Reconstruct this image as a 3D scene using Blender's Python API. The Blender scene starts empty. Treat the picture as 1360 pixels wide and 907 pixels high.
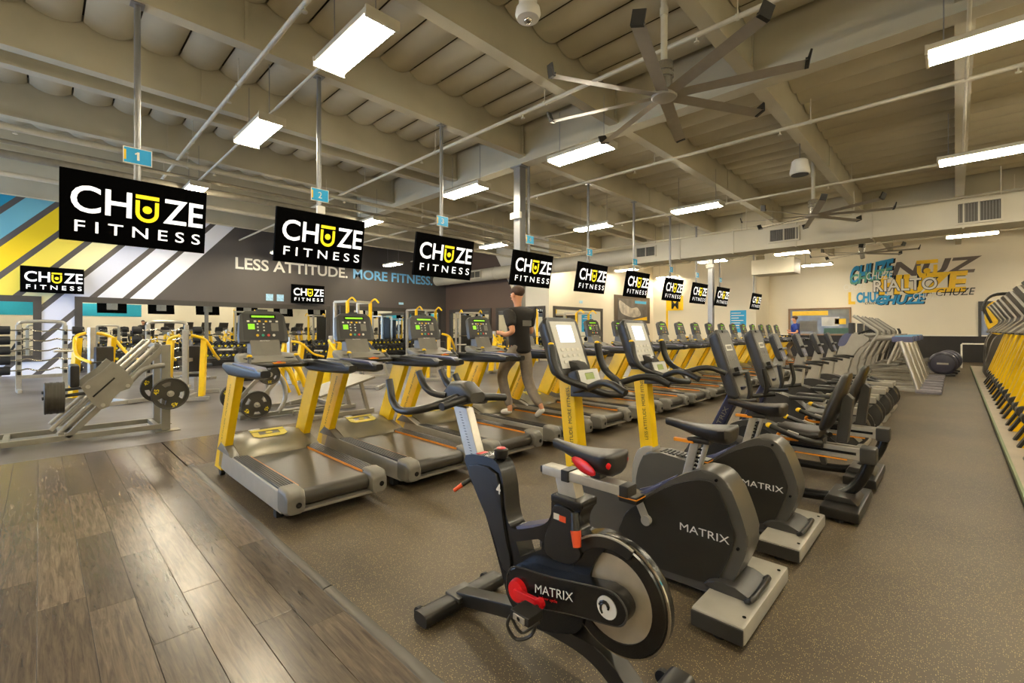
import bpy, bmesh, math, random
from mathutils import Vector, Matrix
from mathutils.geometry import tessellate_polygon
random.seed(7)
S = bpy.context.scene
C = bpy.data.collections.new('gym'); S.collection.children.link(C)
PI = math.pi
# ------------------------------------------------------------------ camera, world, exposure
cam_d = bpy.data.cameras.new('camera'); cam = bpy.data.objects.new('camera', cam_d); C.objects.link(cam)
cam_d.sensor_width = 36.0; cam_d.lens = 36.0*608/1360
cam_d.shift_y = -15.5/1360
cam_d.clip_start = 0.05; cam_d.clip_end = 200
cam.location = (0, 0, 1.5); cam.rotation_euler = (PI/2, 0, math.atan(589/608.0))
S.camera = cam
w = bpy.data.worlds.new('world'); S.world = w; w.use_nodes = True
w.node_tree.nodes['Background'].inputs[0].default_value = (0.9, 0.95, 1, 1)
w.node_tree.nodes['Background'].inputs[1].default_value = 0.6
S.view_settings.view_transform = 'Standard'; S.view_settings.look = 'None'
S.view_settings.gamma = 1; S.view_settings.use_curve_mapping = False
S.view_settings.exposure = 0.3
LAMP = 72.0            # emission of the fluorescent diffusers
# ------------------------------------------------------------------ materials
def lin(c): return c/12.92 if c <= 0.04045 else ((c+0.055)/1.055)**2.4
def hexc(h):
    h = h.lstrip('#'); return tuple(lin(int(h[i:i+2], 16)/255) for i in (0, 2, 4))
MATS = {}
def mat(name, col, rough=0.5, metal=0.0, var=0.12, scale=9.0, bump=0.0, emit=0, spec=0.5):
    if name in MATS: return MATS[name]
    m = bpy.data.materials.new(name); m.use_nodes = True; nt = m.node_tree; N = nt.nodes; L = nt.links
    b = N['Principled BSDF']; c = hexc(col) if isinstance(col, str) else col
    b.inputs['Roughness'].default_value = rough; b.inputs['Metallic'].default_value = metal
    b.inputs['Specular IOR Level'].default_value = spec
    b.inputs['Base Color'].default_value = (*c, 1)
    if var or bump:
        tc = N.new('ShaderNodeTexCoord'); nz = N.new('ShaderNodeTexNoise')
        nz.inputs['Scale'].default_value = scale; nz.inputs['Detail'].default_value = 4
        L.new(tc.outputs['Object'], nz.inputs['Vector'])
    if var:
        r = N.new('ShaderNodeValToRGB'); r.color_ramp.elements[0].position = 0.3; r.color_ramp.elements[1].position = 0.7
        r.color_ramp.elements[0].color = (*[x*(1-var) for x in c], 1)
        r.color_ramp.elements[1].color = (*[min(1, x*(1+var)) for x in c], 1)
        L.new(nz.outputs['Fac'], r.inputs[0]); L.new(r.outputs[0], b.inputs['Base Color'])
    if bump:
        bp = N.new('ShaderNodeBump'); bp.inputs['Strength'].default_value = bump; bp.inputs['Distance'].default_value = 0.01
        nz2 = N.new('ShaderNodeTexNoise'); nz2.inputs['Scale'].default_value = scale*12
        L.new(tc.outputs['Object'], nz2.inputs['Vector']); L.new(nz2.outputs['Fac'], bp.inputs['Height']); L.new(bp.outputs[0], b.inputs['Normal'])
    if emit:
        b.inputs['Emission Color'].default_value = (*c, 1); b.inputs['Emission Strength'].default_value = emit
    MATS[name] = m; return m
YEL = mat('yellow_paint', '#f7c803', 0.35, 0, 0.05)
BLK = mat('black_plastic', '#211f1b', 0.36, 0, 0.1)
BLK2 = mat('satin_black', '#151412', 0.26, 0, 0.1)
RUB = mat('black_rubber', '#1c1b19', 0.7, 0, 0.15, bump=0.1)
DGR = mat('dark_grey_plastic', '#35332f', 0.38, 0, 0.1, bump=0.04)
MGR = mat('grey_plastic', '#6f6b61', 0.42, 0, 0.08)
LGR = mat('silver_grey_plastic', '#a39e92', 0.38, 0.15, 0.06)
SIL = mat('brushed_silver', '#bdb8ac', 0.32, 0.6, 0.06, 30)
STEEL = mat('grey_steel', '#8f8a7e', 0.38, 0.35, 0.08)
CHR = mat('chrome', '#cfcac0', 0.12, 1.0, 0)
BELT = mat('belt_rubber', '#38342c', 0.34, 0, 0.18, 3.0, 0.05)
ORG = mat('orange_strip', '#e08a12', 0.4, 0, 0.05)
RED = mat('red_plastic', '#d8141c', 0.3, 0, 0.05)
ORED = mat('orange_red_plastic', '#e8562a', 0.4, 0, 0.05)
NAVY = mat('navy_metal', '#2c2d45', 0.3, 0.3, 0.08)
INDI = mat('blue_grey_plastic', '#575a78', 0.35, 0.1, 0.06)
BLUE = mat('sky_blue_plastic', '#6aa6cf', 0.4, 0, 0.05)
CYAN = mat('cyan_sign', '#1f9fd6', 0.45, 0, 0.03)
WHT = mat('white_paint', '#ece7da', 0.5, 0, 0.03)
LEA = mat('black_vinyl', '#231f1b', 0.4, 0, 0.12, 20, 0.05)
PANL = mat('pale_console_face', '#c9c6bc', 0.35, 0, 0.04)
SCRW = mat('lit_console_screen', '#f4f6ff', 0.3, 0, 0, emit=0.9)
SCRD = mat('dark_screen_glass', '#15150f', 0.12, 0, 0.0)
GRN = mat('green_display', '#7ec81e', 0.4, 0, 0.2, 60, emit=0.7)
LCD = mat('olive_lcd', '#8a9a48', 0.35, 0, 0.1)
BTNW = mat('button_white', '#d8d4c6', 0.45, 0, 0.05)
BTNR = mat('button_red', '#d8452e', 0.45, 0, 0.05)
BTNG = mat('button_teal', '#2f9e7a', 0.45, 0, 0.05)
TVB = mat('tv_black', '#020202', 0.75, 0, 0, spec=0.03)
TVW = mat('tv_white_glow', '#ffffff', 0.5, 0, 0, emit=0.7)
TVY = mat('tv_yellow_glow', '#f2dc18', 0.5, 0, 0, emit=0.55)
EMBL = mat('emblem_yellow', '#d9c62c', 0.4, 0, 0.05)
LOGO = mat('logo_white', '#d9d6cf', 0.4, 0, 0.03)
INK = mat('ink_black', '#1a1712', 0.5, 0, 0.03)
CEILM = mat('roof_insulation', '#b9b096', 0.75, 0, 0.07, 1.4, 0.1)
BEAMM = mat('painted_beam', '#b8b097', 0.6, 0, 0.08, 1.2, 0.08)
PIPEM = mat('painted_pipe', '#c4bca6', 0.5, 0.05, 0.05)
POLEM = mat('galvanised_pole', '#8b8a88', 0.4, 0.5, 0.05)
DUCTM = mat('painted_duct', '#c2baa4', 0.5, 0.05, 0.06, 1.0)
GRILL = mat('grille_dark', '#4e493f', 0.5, 0.2, 0.05)
ALU = mat('polished_aluminium', '#c9c6be', 0.22, 0.9, 0.04)
BLADE = mat('fan_blade', '#9c9280', 0.35, 0.15, 0.05)
SLAB = mat('roof_shadow_gap', '#4a4234', 0.9, 0, 0.1)  # roof slab tone darkened to paint shade into the panel seams
CREAM = mat('cream_wall', '#e9dfc8', 0.7, 0, 0.03, 0.6, 0.03)
DARKW = mat('charcoal_wall', '#625c55', 0.6, 0, 0.04, 0.6, 0.03)
BROWNW = mat('brown_wall', '#5e4b3e', 0.6, 0, 0.04, 0.6, 0.03)
BANDM = mat('black_wall_band', '#17120e', 0.55, 0, 0.08, 2)
FRAMEM = mat('mirror_frame_dark', '#3d3833', 0.5, 0, 0.05)
SKIN = mat('skin', '#d99a72', 0.5, 0, 0.05)
SHIRT = mat('black_cotton', '#241f1a', 0.85, 0, 0.1, 20)
GREYC = mat('grey_cotton', '#85796a', 0.85, 0, 0.1, 20)
BLUEC = mat('blue_cotton', '#27409a', 0.85, 0, 0.08, 20)
HAIR = mat('brown_hair', '#4a3324', 0.7, 0, 0.15, 60, 0.2)
mir = bpy.data.materials.new('mirror_glass'); mir.use_nodes = True
_b = mir.node_tree.nodes['Principled BSDF']; _b.inputs['Metallic'].default_value = 1; _b.inputs['Roughness'].default_value = 0.01; _b.inputs['Base Color'].default_value = (0.86, 0.88, 0.86, 1)
DIFF = mat('lamp_diffuser', (1.0, 0.91, 0.72), 0.6, 0, 0, emit=LAMP)

def node_mat(name):
    m = bpy.data.materials.new(name); m.use_nodes = True
    return m, m.node_tree.nodes, m.node_tree.links, m.node_tree.nodes['Principled BSDF']
# speckled rubber floor
FLR, N, L, b = node_mat('speckled_rubber')
tc = N.new('ShaderNodeTexCoord'); big = N.new('ShaderNodeTexNoise'); big.inputs['Scale'].default_value = 0.9; big.inputs['Detail'].default_value = 5
L.new(tc.outputs['Object'], big.inputs['Vector'])
r1 = N.new('ShaderNodeValToRGB'); r1.color_ramp.elements[0].position = 0.3; r1.color_ramp.elements[1].position = 0.72
r1.color_ramp.elements[0].color = (*hexc('#473e32'), 1); r1.color_ramp.elements[1].color = (*hexc('#5c503e'), 1)
L.new(big.outputs['Fac'], r1.inputs[0])
vo = N.new('ShaderNodeTexVoronoi'); vo.inputs['Scale'].default_value = 135; L.new(tc.outputs['Object'], vo.inputs['Vector'])
r2 = N.new('ShaderNodeValToRGB'); r2.color_ramp.interpolation = 'LINEAR'
r2.color_ramp.elements[0].position = 0.2; r2.color_ramp.elements[0].color = (1, 1, 1, 1); r2.color_ramp.elements[1].position = 0.3; r2.color_ramp.elements[1].color = (0, 0, 0, 1)
L.new(vo.outputs['Distance'], r2.inputs[0])
sep = N.new('ShaderNodeSeparateColor'); L.new(vo.outputs['Color'], sep.inputs[0])
gt = N.new('ShaderNodeMath'); gt.operation = 'GREATER_THAN'; gt.inputs[1].default_value = 0.42; L.new(sep.outputs[0], gt.inputs[0])
mu = N.new('ShaderNodeMath'); mu.operation = 'MULTIPLY'; L.new(r2.outputs[0], mu.inputs[0]); L.new(gt.outputs[0], mu.inputs[1])
mx = N.new('ShaderNodeMix'); mx.data_type = 'RGBA'; L.new(mu.outputs[0], mx.inputs[0]); L.new(r1.outputs[0], mx.inputs[6]); mx.inputs[7].default_value = (*hexc('#b3a06c'), 1)
L.new(mx.outputs[2], b.inputs['Base Color']); b.inputs['Roughness'].default_value = 0.5; b.inputs['Specular IOR Level'].default_value = 0.35
# smooth grey rubber tiles of the weights area
FLW, N, L, b = node_mat('grey_rubber_tiles')
tc = N.new('ShaderNodeTexCoord'); nz = N.new('ShaderNodeTexNoise'); nz.inputs['Scale'].default_value = 0.8; nz.inputs['Detail'].default_value = 6
L.new(tc.outputs['Object'], nz.inputs['Vector']); r1 = N.new('ShaderNodeValToRGB')
r1.color_ramp.elements[0].color = (*hexc('#514c48'), 1); r1.color_ramp.elements[1].color = (*hexc('#6e6a6c'), 1); r1.color_ramp.elements[0].position = 0.35; r1.color_ramp.elements[1].position = 0.65
L.new(nz.outputs['Fac'], r1.inputs[0]); L.new(r1.outputs[0], b.inputs['Base Color']); b.inputs['Roughness'].default_value = 0.36
# wood plank: grain along x, tint per object
WOOD, N, L, b = node_mat('weathered_oak_plank')
tc = N.new('ShaderNodeTexCoord'); oi = N.new('ShaderNodeObjectInfo')
cmb = N.new('ShaderNodeCombineXYZ'); m10 = N.new('ShaderNodeMath'); m10.operation = 'MULTIPLY'; m10.inputs[1].default_value = 37
L.new(oi.outputs['Random'], m10.inputs[0]); L.new(m10.outputs[0], cmb.inputs[0]); L.new(m10.outputs[0], cmb.inputs[1])
add = N.new('ShaderNodeVectorMath'); L.new(tc.outputs['Object'], add.inputs[0]); L.new(cmb.outputs[0], add.inputs[1])
mp = N.new('ShaderNodeMapping'); mp.inputs['Scale'].default_value = (1.6, 22, 1); L.new(add.outputs[0], mp.inputs[0])
wv = N.new('ShaderNodeTexNoise'); wv.inputs['Scale'].default_value = 2.2; wv.inputs['Detail'].default_value = 10; wv.inputs['Roughness'].default_value = 0.65; wv.inputs['Distortion'].default_value = 0.8; L.new(mp.outputs[0], wv.inputs['Vector'])
rr = N.new('ShaderNodeValToRGB'); e = rr.color_ramp.elements
e[0].position = 0.3; e[0].color = (*hexc('#443a32'), 1); e[1].position = 0.7; e[1].color = (*hexc('#7d6e5d'), 1)
L.new(wv.outputs['Fac'], rr.inputs[0])
hs = N.new('ShaderNodeHueSaturation'); L.new(rr.outputs[0], hs.inputs['Color'])
mr = N.new('ShaderNodeMapRange'); mr.inputs[3].default_value = 0.6; mr.inputs[4].default_value = 1.15; L.new(oi.outputs['Random'], mr.inputs[0]); L.new(mr.outputs[0], hs.inputs['Value'])
L.new(hs.outputs[0], b.inputs['Base Color']); b.inputs['Roughness'].default_value = 0.24
bp = N.new('ShaderNodeBump'); bp.inputs['Strength'].default_value = 0.08; bp.inputs['Distance'].default_value = 0.004; L.new(wv.outputs['Fac'], bp.inputs['Height']); L.new(bp.outputs[0], b.inputs['Normal'])
# left wall paint: charcoal with the slanted coloured stripes
STRW, N, L, b = node_mat('striped_wall_paint')
tc = N.new('ShaderNodeTexCoord'); sp = N.new('ShaderNodeSeparateXYZ'); L.new(tc.outputs['Object'], sp.inputs[0])
d = N.new('ShaderNodeMath'); d.operation = 'MULTIPLY'; d.inputs[1].default_value = -1/1.16; L.new(sp.outputs[2], d.inputs[0])
a = N.new('ShaderNodeMath'); a.operation = 'ADD'; L.new(sp.outputs[1], a.inputs[0]); L.new(d.outputs[0], a.inputs[1])     # s - 2.59/1.16
a2 = N.new('ShaderNodeMath'); a2.operation = 'ADD'; a2.inputs[1].default_value = 2.59/1.16-2.96+0.9*9; L.new(a.outputs[0], a2.inputs[0])
dv = N.new('ShaderNodeMath'); dv.operation = 'DIVIDE'; dv.inputs[1].default_value = 0.9; L.new(a2.outputs[0], dv.inputs[0])   # 0..9 over nine stripes
fr = N.new('ShaderNodeMath'); fr.operation = 'FRACT'; L.new(dv.outputs[0], fr.inputs[0])
on = N.new('ShaderNodeMath'); on.operation = 'GREATER_THAN'; on.inputs[1].default_value = 0.235; L.new(fr.outputs[0], on.inputs[0])
lt = N.new('ShaderNodeMath'); lt.operation = 'LESS_THAN'; lt.inputs[1].default_value = 9; L.new(dv.outputs[0], lt.inputs[0])
an = N.new('ShaderNodeMath'); an.operation = 'MULTIPLY'; L.new(on.outputs[0], an.inputs[0]); L.new(lt.outputs[0], an.inputs[1])
d9 = N.new('ShaderNodeMath'); d9.operation = 'DIVIDE'; d9.inputs[1].default_value = 9; L.new(dv.outputs[0], d9.inputs[0])
cr = N.new('ShaderNodeValToRGB'); cr.color_ramp.interpolation = 'CONSTANT'
cols = ['#1f93b4', '#1f93b4', '#74b7c4', '#f2cf0e', '#f3dc52', '#f6ecae', '#cfd3e4', '#e6e8f2', '#f6f6fa']
el = cr.color_ramp.elements
for i, h in enumerate(cols):
    q = el[i] if i < 2 else el.new(i/9)
    q.position = i/9; q.color = (*hexc(h), 1)
L.new(d9.outputs[0], cr.inputs[0])
mx = N.new('ShaderNodeMix'); mx.data_type = 'RGBA'; L.new(an.outputs[0], mx.inputs[0]); mx.inputs[6].default_value = (*hexc('#544e4a'), 1); L.new(cr.outputs[0], mx.inputs[7])
L.new(mx.outputs[2], b.inputs['Base Color']); b.inputs['Roughness'].default_value = 0.6

# ------------------------------------------------------------------ geometry helpers
def V(*a): return Vector(a)
def box(bm, x0, x1, y0, y1, z0, z1, bev=0, M=None):
    r = bmesh.ops.create_cube(bm, size=1.0)
    vs = r['verts']
    for v in vs:
        v.co = Vector(((x0+x1)/2+v.co.x*(x1-x0), (y0+y1)/2+v.co.y*(y1-y0), (z0+z1)/2+v.co.z*(z1-z0)))
    if bev:
        es = list({e for v in vs for e in v.link_edges})
        rr = bmesh.ops.bevel(bm, geom=es, offset=bev, segments=2, affect='EDGES', profile=0.6)
        vs = list({v for f in rr['faces'] for v in f.verts} | {v for v in vs if v.is_valid})
    if M is not None:
        for v in vs: v.co = M @ v.co
    return vs
def prism(bm, pts, y0, y1, bev=0, holes=(), M=None, axis='y'):
    """polygon in (x,z) extruded along y (axis='y') ; axis='x': polygon in (y,z) along x ; axis='z': polygon (x,y) along z"""
    loops = [list(pts)]+[list(h) for h in holes]
    mk = {'y': lambda p, t: Vector((p[0], t, p[1])), 'x': lambda p, t: Vector((t, p[0], p[1])), 'z': lambda p, t: Vector((p[0], p[1], t))}[axis]
    A, B = [], []
    for lp in loops:
        A.append([bm.verts.new(mk(p, y0)) for p in lp]); B.append([bm.verts.new(mk(p, y1)) for p in lp])
    if not holes:
        fa = bm.faces.new(A[0]); fb = bm.faces.new(list(reversed(B[0])))
    else:
        fl = [v for l in A for v in l]; gl = [v for l in B for v in l]
        for t in tessellate_polygon([[Vector((p[0], p[1], 0)) for p in lp] for lp in loops]):
            bm.faces.new([fl[i] for i in t]); bm.faces.new([gl[i] for i in reversed(t)])
    for a_, b_ in zip(A, B):
        n = len(a_)
        for i in range(n):
            bm.faces.new([a_[(i+1) % n], a_[i], b_[i], b_[(i+1) % n]])
    vs = [v for l in A+B for v in l]
    if bev and not holes:
        es = list(fa.edges)+list(fb.edges)
        rr = bmesh.ops.bevel(bm, geom=es, offset=bev, segments=2, affect='EDGES', profile=0.6)
        vs = list({v for f in rr['faces'] for v in f.verts} | {v for v in vs if v.is_valid})
    if M is not None:
        for v in vs: v.co = M @ v.co
    return vs
def spl(pts, k=6, closed=False):
    P = [Vector(p) for p in pts]; n = len(P); out = []
    rng = range(n) if closed else range(n-1)
    for i in rng:
        if closed: p0, p1, p2, p3 = P[i-1], P[i], P[(i+1) % n], P[(i+2) % n]
        else: p0, p1, p2, p3 = P[max(i-1, 0)], P[i], P[i+1], P[min(i+2, n-1)]
        for j in range(k):
            t = j/k
            out.append(0.5*((2*p1)+(-p0+p2)*t+(2*p0-5*p1+4*p2-p3)*t*t+(-p0+3*p1-3*p2+p3)*t**3))
    if not closed: out.append(P[-1])
    return out
def spl2(pts, k=6, closed=True):
    return [(p.x, p.y) for p in spl([(a, b, 0) for a, b in pts], k, closed)]
def flo(pts): return [(a, max(b, 0.0)) for a, b in pts]
def tube(bm, pts, r, n=10, closed=False, flat=1.0):
    P = [Vector(p) for p in pts]; m = len(P)
    R = r if isinstance(r, (list, tuple)) else [r]*m
    T = []
    for i in range(m):
        if closed: t = P[(i+1) % m]-P[i-1]
        else: t = P[min(i+1, m-1)]-P[max(i-1, 0)]
        T.append(t.normalized() if t.length > 1e-9 else Vector((0, 0, 1)))
    up = Vector((0, 0, 1)) if abs(T[0].z) < 0.9 else Vector((0, 1, 0))
    u = T[0].cross(up).normalized(); rings = []
    for i in range(m):
        u = (u-T[i]*u.dot(T[i]))
        u = u.normalized() if u.length > 1e-6 else T[i].orthogonal().normalized()
        v = T[i].cross(u)
        rings.append([bm.verts.new(P[i]+(u*math.cos(2*PI*j/n)+v*math.sin(2*PI*j/n)*flat)*R[i]) for j in range(n)])
    for i in range(m if closed else m-1):
        a_, b_ = rings[i], rings[(i+1) % m]
        for j in range(n): bm.faces.new([a_[j], a_[(j+1) % n], b_[(j+1) % n], b_[j]])
    if not closed:
        bm.faces.new(list(reversed(rings[0]))); bm.faces.new(rings[-1])
def cyl(bm, p0, p1, r0, r1=None, n=16): tube(bm, [p0, p1], [r0, r0 if r1 is None else r1], n)
def lathe(bm, prof, center, axis='z', n=24, hollow=False):
    """prof: (radius, height) list"""
    c = Vector(center); rings = []
    for r, h in prof:
        ring = []
        for j in range(n):
            a_ = 2*PI*j/n; x, y = r*math.cos(a_), r*math.sin(a_)
            ring.append(bm.verts.new(c+{'z': Vector((x, y, h)), 'y': Vector((x, h, y)), 'x': Vector((h, x, y))}[axis]))
        rings.append(ring)
    for i in range(len(rings)-1):
        for j in range(n): bm.faces.new([rings[i][j], rings[i][(j+1) % n], rings[i+1][(j+1) % n], rings[i+1][j]])
    if hollow:
        for j in range(n): bm.faces.new([rings[-1][j], rings[-1][(j+1) % n], rings[0][(j+1) % n], rings[0][j]])
        return
    bm.faces.new(list(reversed(rings[0]))); bm.faces.new(rings[-1])
def loft(bm, rings):
    R = [[bm.verts.new(Vector(p)) for p in ring] for ring in rings]; n = len(R[0])
    for i in range(len(R)-1):
        for j in range(n): bm.faces.new([R[i][j], R[i][(j+1) % n], R[i+1][(j+1) % n], R[i+1][j]])
    bm.faces.new(list(reversed(R[0]))); bm.faces.new(R[-1])
def ell(bm, c, r, n=14, M=None):
    q = bmesh.ops.create_uvsphere(bm, u_segments=n, v_segments=max(6, n//2), radius=1)
    for v in q['verts']:
        p = Vector((v.co.x*r[0], v.co.y*r[1], v.co.z*r[2]))
        if M is not None: p = M @ p
        v.co = p+Vector(c)
def rect_ring(x, y0, y1, z0, z1, r=0.02, k=3):
    """rounded rectangle in the y-z plane at x"""
    out = []
    for cy, cz, a0 in ((y1-r, z1-r, 0), (y0+r, z1-r, PI/2), (y0+r, z0+r, PI), (y1-r, z0+r, 1.5*PI)):
        for i in range(k+1):
            a_ = a0+i*PI/2/k; out.append((x, cy+r*math.cos(a_), cz+r*math.sin(a_)))
    return out
def beam(bm, p0, p1, wy, wz, bev=0.0):
    """rectangular bar from p0 to p1"""
    p0, p1 = Vector(p0), Vector(p1); t = (p1-p0); l = t.length; t.normalize()
    up = Vector((0, 0, 1)) if abs(t.z) < 0.98 else Vector((1, 0, 0))
    s = up.cross(t).normalized(); q = t.cross(s)
    M = Matrix(((t.x, s.x, q.x, p0.x), (t.y, s.y, q.y, p0.y), (t.z, s.z, q.z, p0.z), (0, 0, 0, 1)))
    box(bm, 0, l, -wy/2, wy/2, -wz/2, wz/2, bev, M)
NB = bmesh.new
def mesh(name, bm, m, ang=38):
    bmesh.ops.recalc_face_normals(bm, faces=bm.faces)
    me = bpy.data.meshes.new(name); bm.to_mesh(me); bm.free()
    for mm in (m if isinstance(m, (list, tuple)) else [m]): me.materials.append(mm)
    if ang:
        me.shade_smooth(); lim = math.cos(math.radians(max(ang, 50)))
        P_ = me.polygons; fn = [p.normal.copy() for p in P_]; fa = [p.area for p in P_]
        vf = [[] for _ in me.vertices]
        for i, p in enumerate(P_):
            for v in p.vertices: vf[v].append(i)
        out = []
        for i, p in enumerate(P_):
            ni = fn[i]
            for v in p.vertices:
                n = Vector((0, 0, 0))
                for j in vf[v]:
                    if fn[j].dot(ni) > lim: n += fn[j]*fa[j]
                out.append(n.normalized() if n.length > 1e-12 else ni)
        me.normals_split_custom_set(out)
    return me
def link(name, me, parent=None, loc=(0, 0, 0)):
    o = bpy.data.objects.new(name, me); C.objects.link(o); o.location = loc
    if parent is not None: o.parent = parent
    return o
def obj(name, bm, m, parent=None, label=None, loc=(0, 0, 0), ang=38):
    o = link(name, mesh(name, bm, m, ang), parent, loc)
    if label: o['label'] = label
    return o
def tag(o, label, cat, group=None):
    o['label'] = label; o['category'] = cat
    if group: o['group'] = group
    return o
def thing(name, label, cat, loc=(0, 0, 0), rz=0, group=None):
    o = bpy.data.objects.new(name, None); C.objects.link(o); o.location = loc; o.rotation_euler = (0, 0, rz); o.empty_display_size = 0.1
    return tag(o, label, cat, group)
def struct(name, bm, m, label=None, parent=None):
    o = obj(name, bm, m, parent)
    o['kind'] = 'structure'
    if label: o['label'] = label
    return o
def dup(root, loc, rz=None, label=None, group=None):
    kids = {}
    for o in list(C.objects):
        if o.parent: kids.setdefault(o.parent.name, []).append(o)
    def cp(o, par):
        c = o.copy(); C.objects.link(c)
        if par is not None: c.parent = par
        for k in kids.get(o.name, ()): cp(k, c)
        return c
    r = cp(root, None); r.location = loc
    if rz is not None: r.rotation_euler = (0, 0, rz)
    if label: r['label'] = label
    if group: r['group'] = group
    return r
_tx = {}
def glyphs(s, bold=0.0):
    if (s, bold) in _tx: return _tx[(s, bold)]
    cu = bpy.data.curves.new('t', 'FONT'); cu.body = s; cu.size = 1; cu.offset = bold; cu.resolution_u = 4
    o = bpy.data.objects.new('t', cu); S.collection.objects.link(o)
    bpy.context.view_layer.update()
    me = bpy.data.meshes.new_from_object(o.evaluated_get(bpy.context.evaluated_depsgraph_get()))
    vs = [v.co.copy() for v in me.vertices]; fs = [list(p.vertices) for p in me.polygons]
    bpy.data.objects.remove(o); bpy.data.curves.remove(cu); bpy.data.meshes.remove(me)
    x0 = min(v.x for v in vs); x1 = max(v.x for v in vs); y0 = min(v.y for v in vs); y1 = max(v.y for v in vs)
    r = ([((v.x-x0)/(x1-x0), (v.y-y0)/(y1-y0)) for v in vs], fs); _tx[(s, bold)] = r; return r
def text(name, s, o, u, v, m, parent=None, bold=0.0, shear=0.0, depth=0.0, label=None):
    """flat lettering: lower-left corner o, width vector u, height vector v"""
    vs, fs = glyphs(s, bold); o, u, v = Vector(o), Vector(u), Vector(v); n = u.cross(v).normalized()
    P = [o+u*x+v*y+v.length*shear*y*u.normalized() for x, y in vs]
    me = bpy.data.meshes.new(name)
    if depth:
        k = len(P); P2 = P+[p+n*depth for p in P]; F = [[i+k for i in f] for f in fs]
        ec = {}
        for f in fs:
            for i in range(len(f)):
                a_, b_ = f[i], f[(i+1) % len(f)]; ec[(a_, b_)] = 1
        F += [[a_, b_, b_+k, a_+k] for (a_, b_) in ec if (b_, a_) not in ec]
        me.from_pydata(P2, [], F)
    else: me.from_pydata(P, [], fs)
    me.materials.append(m); ob = link(name, me, parent)
    if label: ob['label'] = label
    return ob
ORD = ['first', 'second', 'third', 'fourth', 'fifth', 'sixth', 'seventh', 'eighth', 'ninth', 'tenth', 'eleventh', 'twelfth', 'thirteenth', 'fourteenth', 'fifteenth', 'sixteenth', 'seventeenth', 'eighteenth', 'nineteenth', 'twentieth', 'twenty-first']
# ================================================================== the room
X0, X1, Y0, Y1 = -22.0, 5.5, -7.0, 30.0
ZR = 6.3
bm = NB()
box(bm, -6.05, X1, 1.19, Y1, -0.12, 0); box(bm, -14.2, -6.05, 17, Y1, -0.12, 0); box(bm, -7.62, -6.05, 2.08, 17, -0.12, 0)
floor = struct('floor', bm, FLR, 'dark rubber gym floor flecked with tan specks')
bm = NB(); box(bm, X0, -7.62, Y0, 1.19, -0.12, 0)
o = struct('floor_weights', bm, FLW, 'grey rubber flooring of the weights area by the mirrors')
bm = NB(); box(bm, X0, -7.62, 1.19, 17, -0.12, 0)
o2 = struct('floor_rubber', bm, FLW, 'smooth grey rubber sheet running under the weight machines')
bm = NB(); box(bm, -7.62, X1, Y0, 1.14, -0.12, -0.012); box(bm, -7.62, -6.05, 1.14, 2.08, -0.12, -0.012); box(bm, -6.05, X1, 1.14, 1.19, -0.12, -0.002)
subf = struct('floor_wood', bm, mat('dark_joint', '#2a231d', 0.8, 0, 0.1), 'weathered grey-brown wood plank walkway')
# planks, each its own piece
pm = {}
PW = 0.1915; rows = int((1.14-Y0)/PW)+1
for i in range(rows):
    y1_ = 1.14-i*PW; y0_ = max(y1_-PW, Y0)
    if y1_ < -2.4: break
    off = random.random()*1.22; x = -7.62
    while x < 2.2:
        ln = off if (x == -7.62 and off > 0.15) else 1.22
        k = round(min(ln, 2.2-x), 3)
        if k < 0.02: break
        if k not in pm:
            bm = NB(); box(bm, -k/2+0.0012, k/2-0.0012, -PW/2+0.0012, PW/2-0.0012, -0.012, 0.0, 0.0012); pm[k] = mesh('plank', bm, WOOD, 0)
        link('plank', pm[k], subf, (x+k/2, (y0_+y1_)/2, 0.0)); x += k
for i in range(5):
    y1_ = 2.08-i*PW; x = -7.62
    for k in (0.47, 1.10) if i % 2 else (1.0, 0.57):
        if k not in pm:
            bm = NB(); box(bm, -k/2+0.0012, k/2-0.0012, -PW/2+0.0012, PW/2-0.0012, -0.012, 0.0, 0.0012); pm[k] = mesh('plank', bm, WOOD, 0)
        link('plank', pm[k], subf, (x+k/2, y1_-PW/2, 0.0)); x += k
bm = NB(); box(bm, -7.62, X1, Y0, -2.45, -0.012, 0.0)
struct('floor_wood_far', bm, WOOD, 'plain stretch of wood floor behind the viewpoint')
bm = NB()
prism(bm, [(1.135, 0), (1.195, 0), (1.195, 0.005), (1.185, 0.012), (1.145, 0.008)], -6.07, -2.62, axis='x')
struct('trim_1', bm, mat('edge_strip', '#4b463f', 0.4, 0.2, 0.08), 'grey edging strip between wood planks and rubber')
bm = NB()
prism(bm, [(1.135, 0), (1.195, 0), (1.195, 0.005), (1.185, 0.012), (1.145, 0.008)], -2.61, 3.0, axis='x')
struct('trim_2', bm, MATS['edge_strip'], 'grey edging strip in front of the spin bike')
# ---- walls
def wallbox(name, a, m, label): 
    bm = NB(); box(bm, *a); return struct(name, bm, m, label)
wl = wallbox('wall_left', (X0-0.2, X0, Y0, 17, 0, ZR+0.2), STRW, 'charcoal wall with slanted teal, yellow and white stripes')
wc = wallbox('wall_corner', (X0, -14.0, 17, 17.2, 0, ZR+0.2), CREAM, 'wall facing the treadmills, brown paint meeting cream')
bm = NB(); prism(bm, [(X0+0.01, 0.0), (-14.6, 0.0), (-14.6, 1.6), (-15.9, 2.7), (-18.2, ZR), (X0+0.01, ZR)], 16.985, 17.0)
struct('trim_3', bm, BROWNW, 'brown painted field with slanted edge on the corner wall')
wallbox('wall_side', (-14.2, -14.0, 17.2, 27.5, 0, ZR+0.2), CREAM, 'cream wall with framed poster')
wallbox('wall_jog', (-14.0, -7.9, 27.5, 27.7, 0, ZR+0.2), CREAM, 'cream wall with the blue notice')
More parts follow.
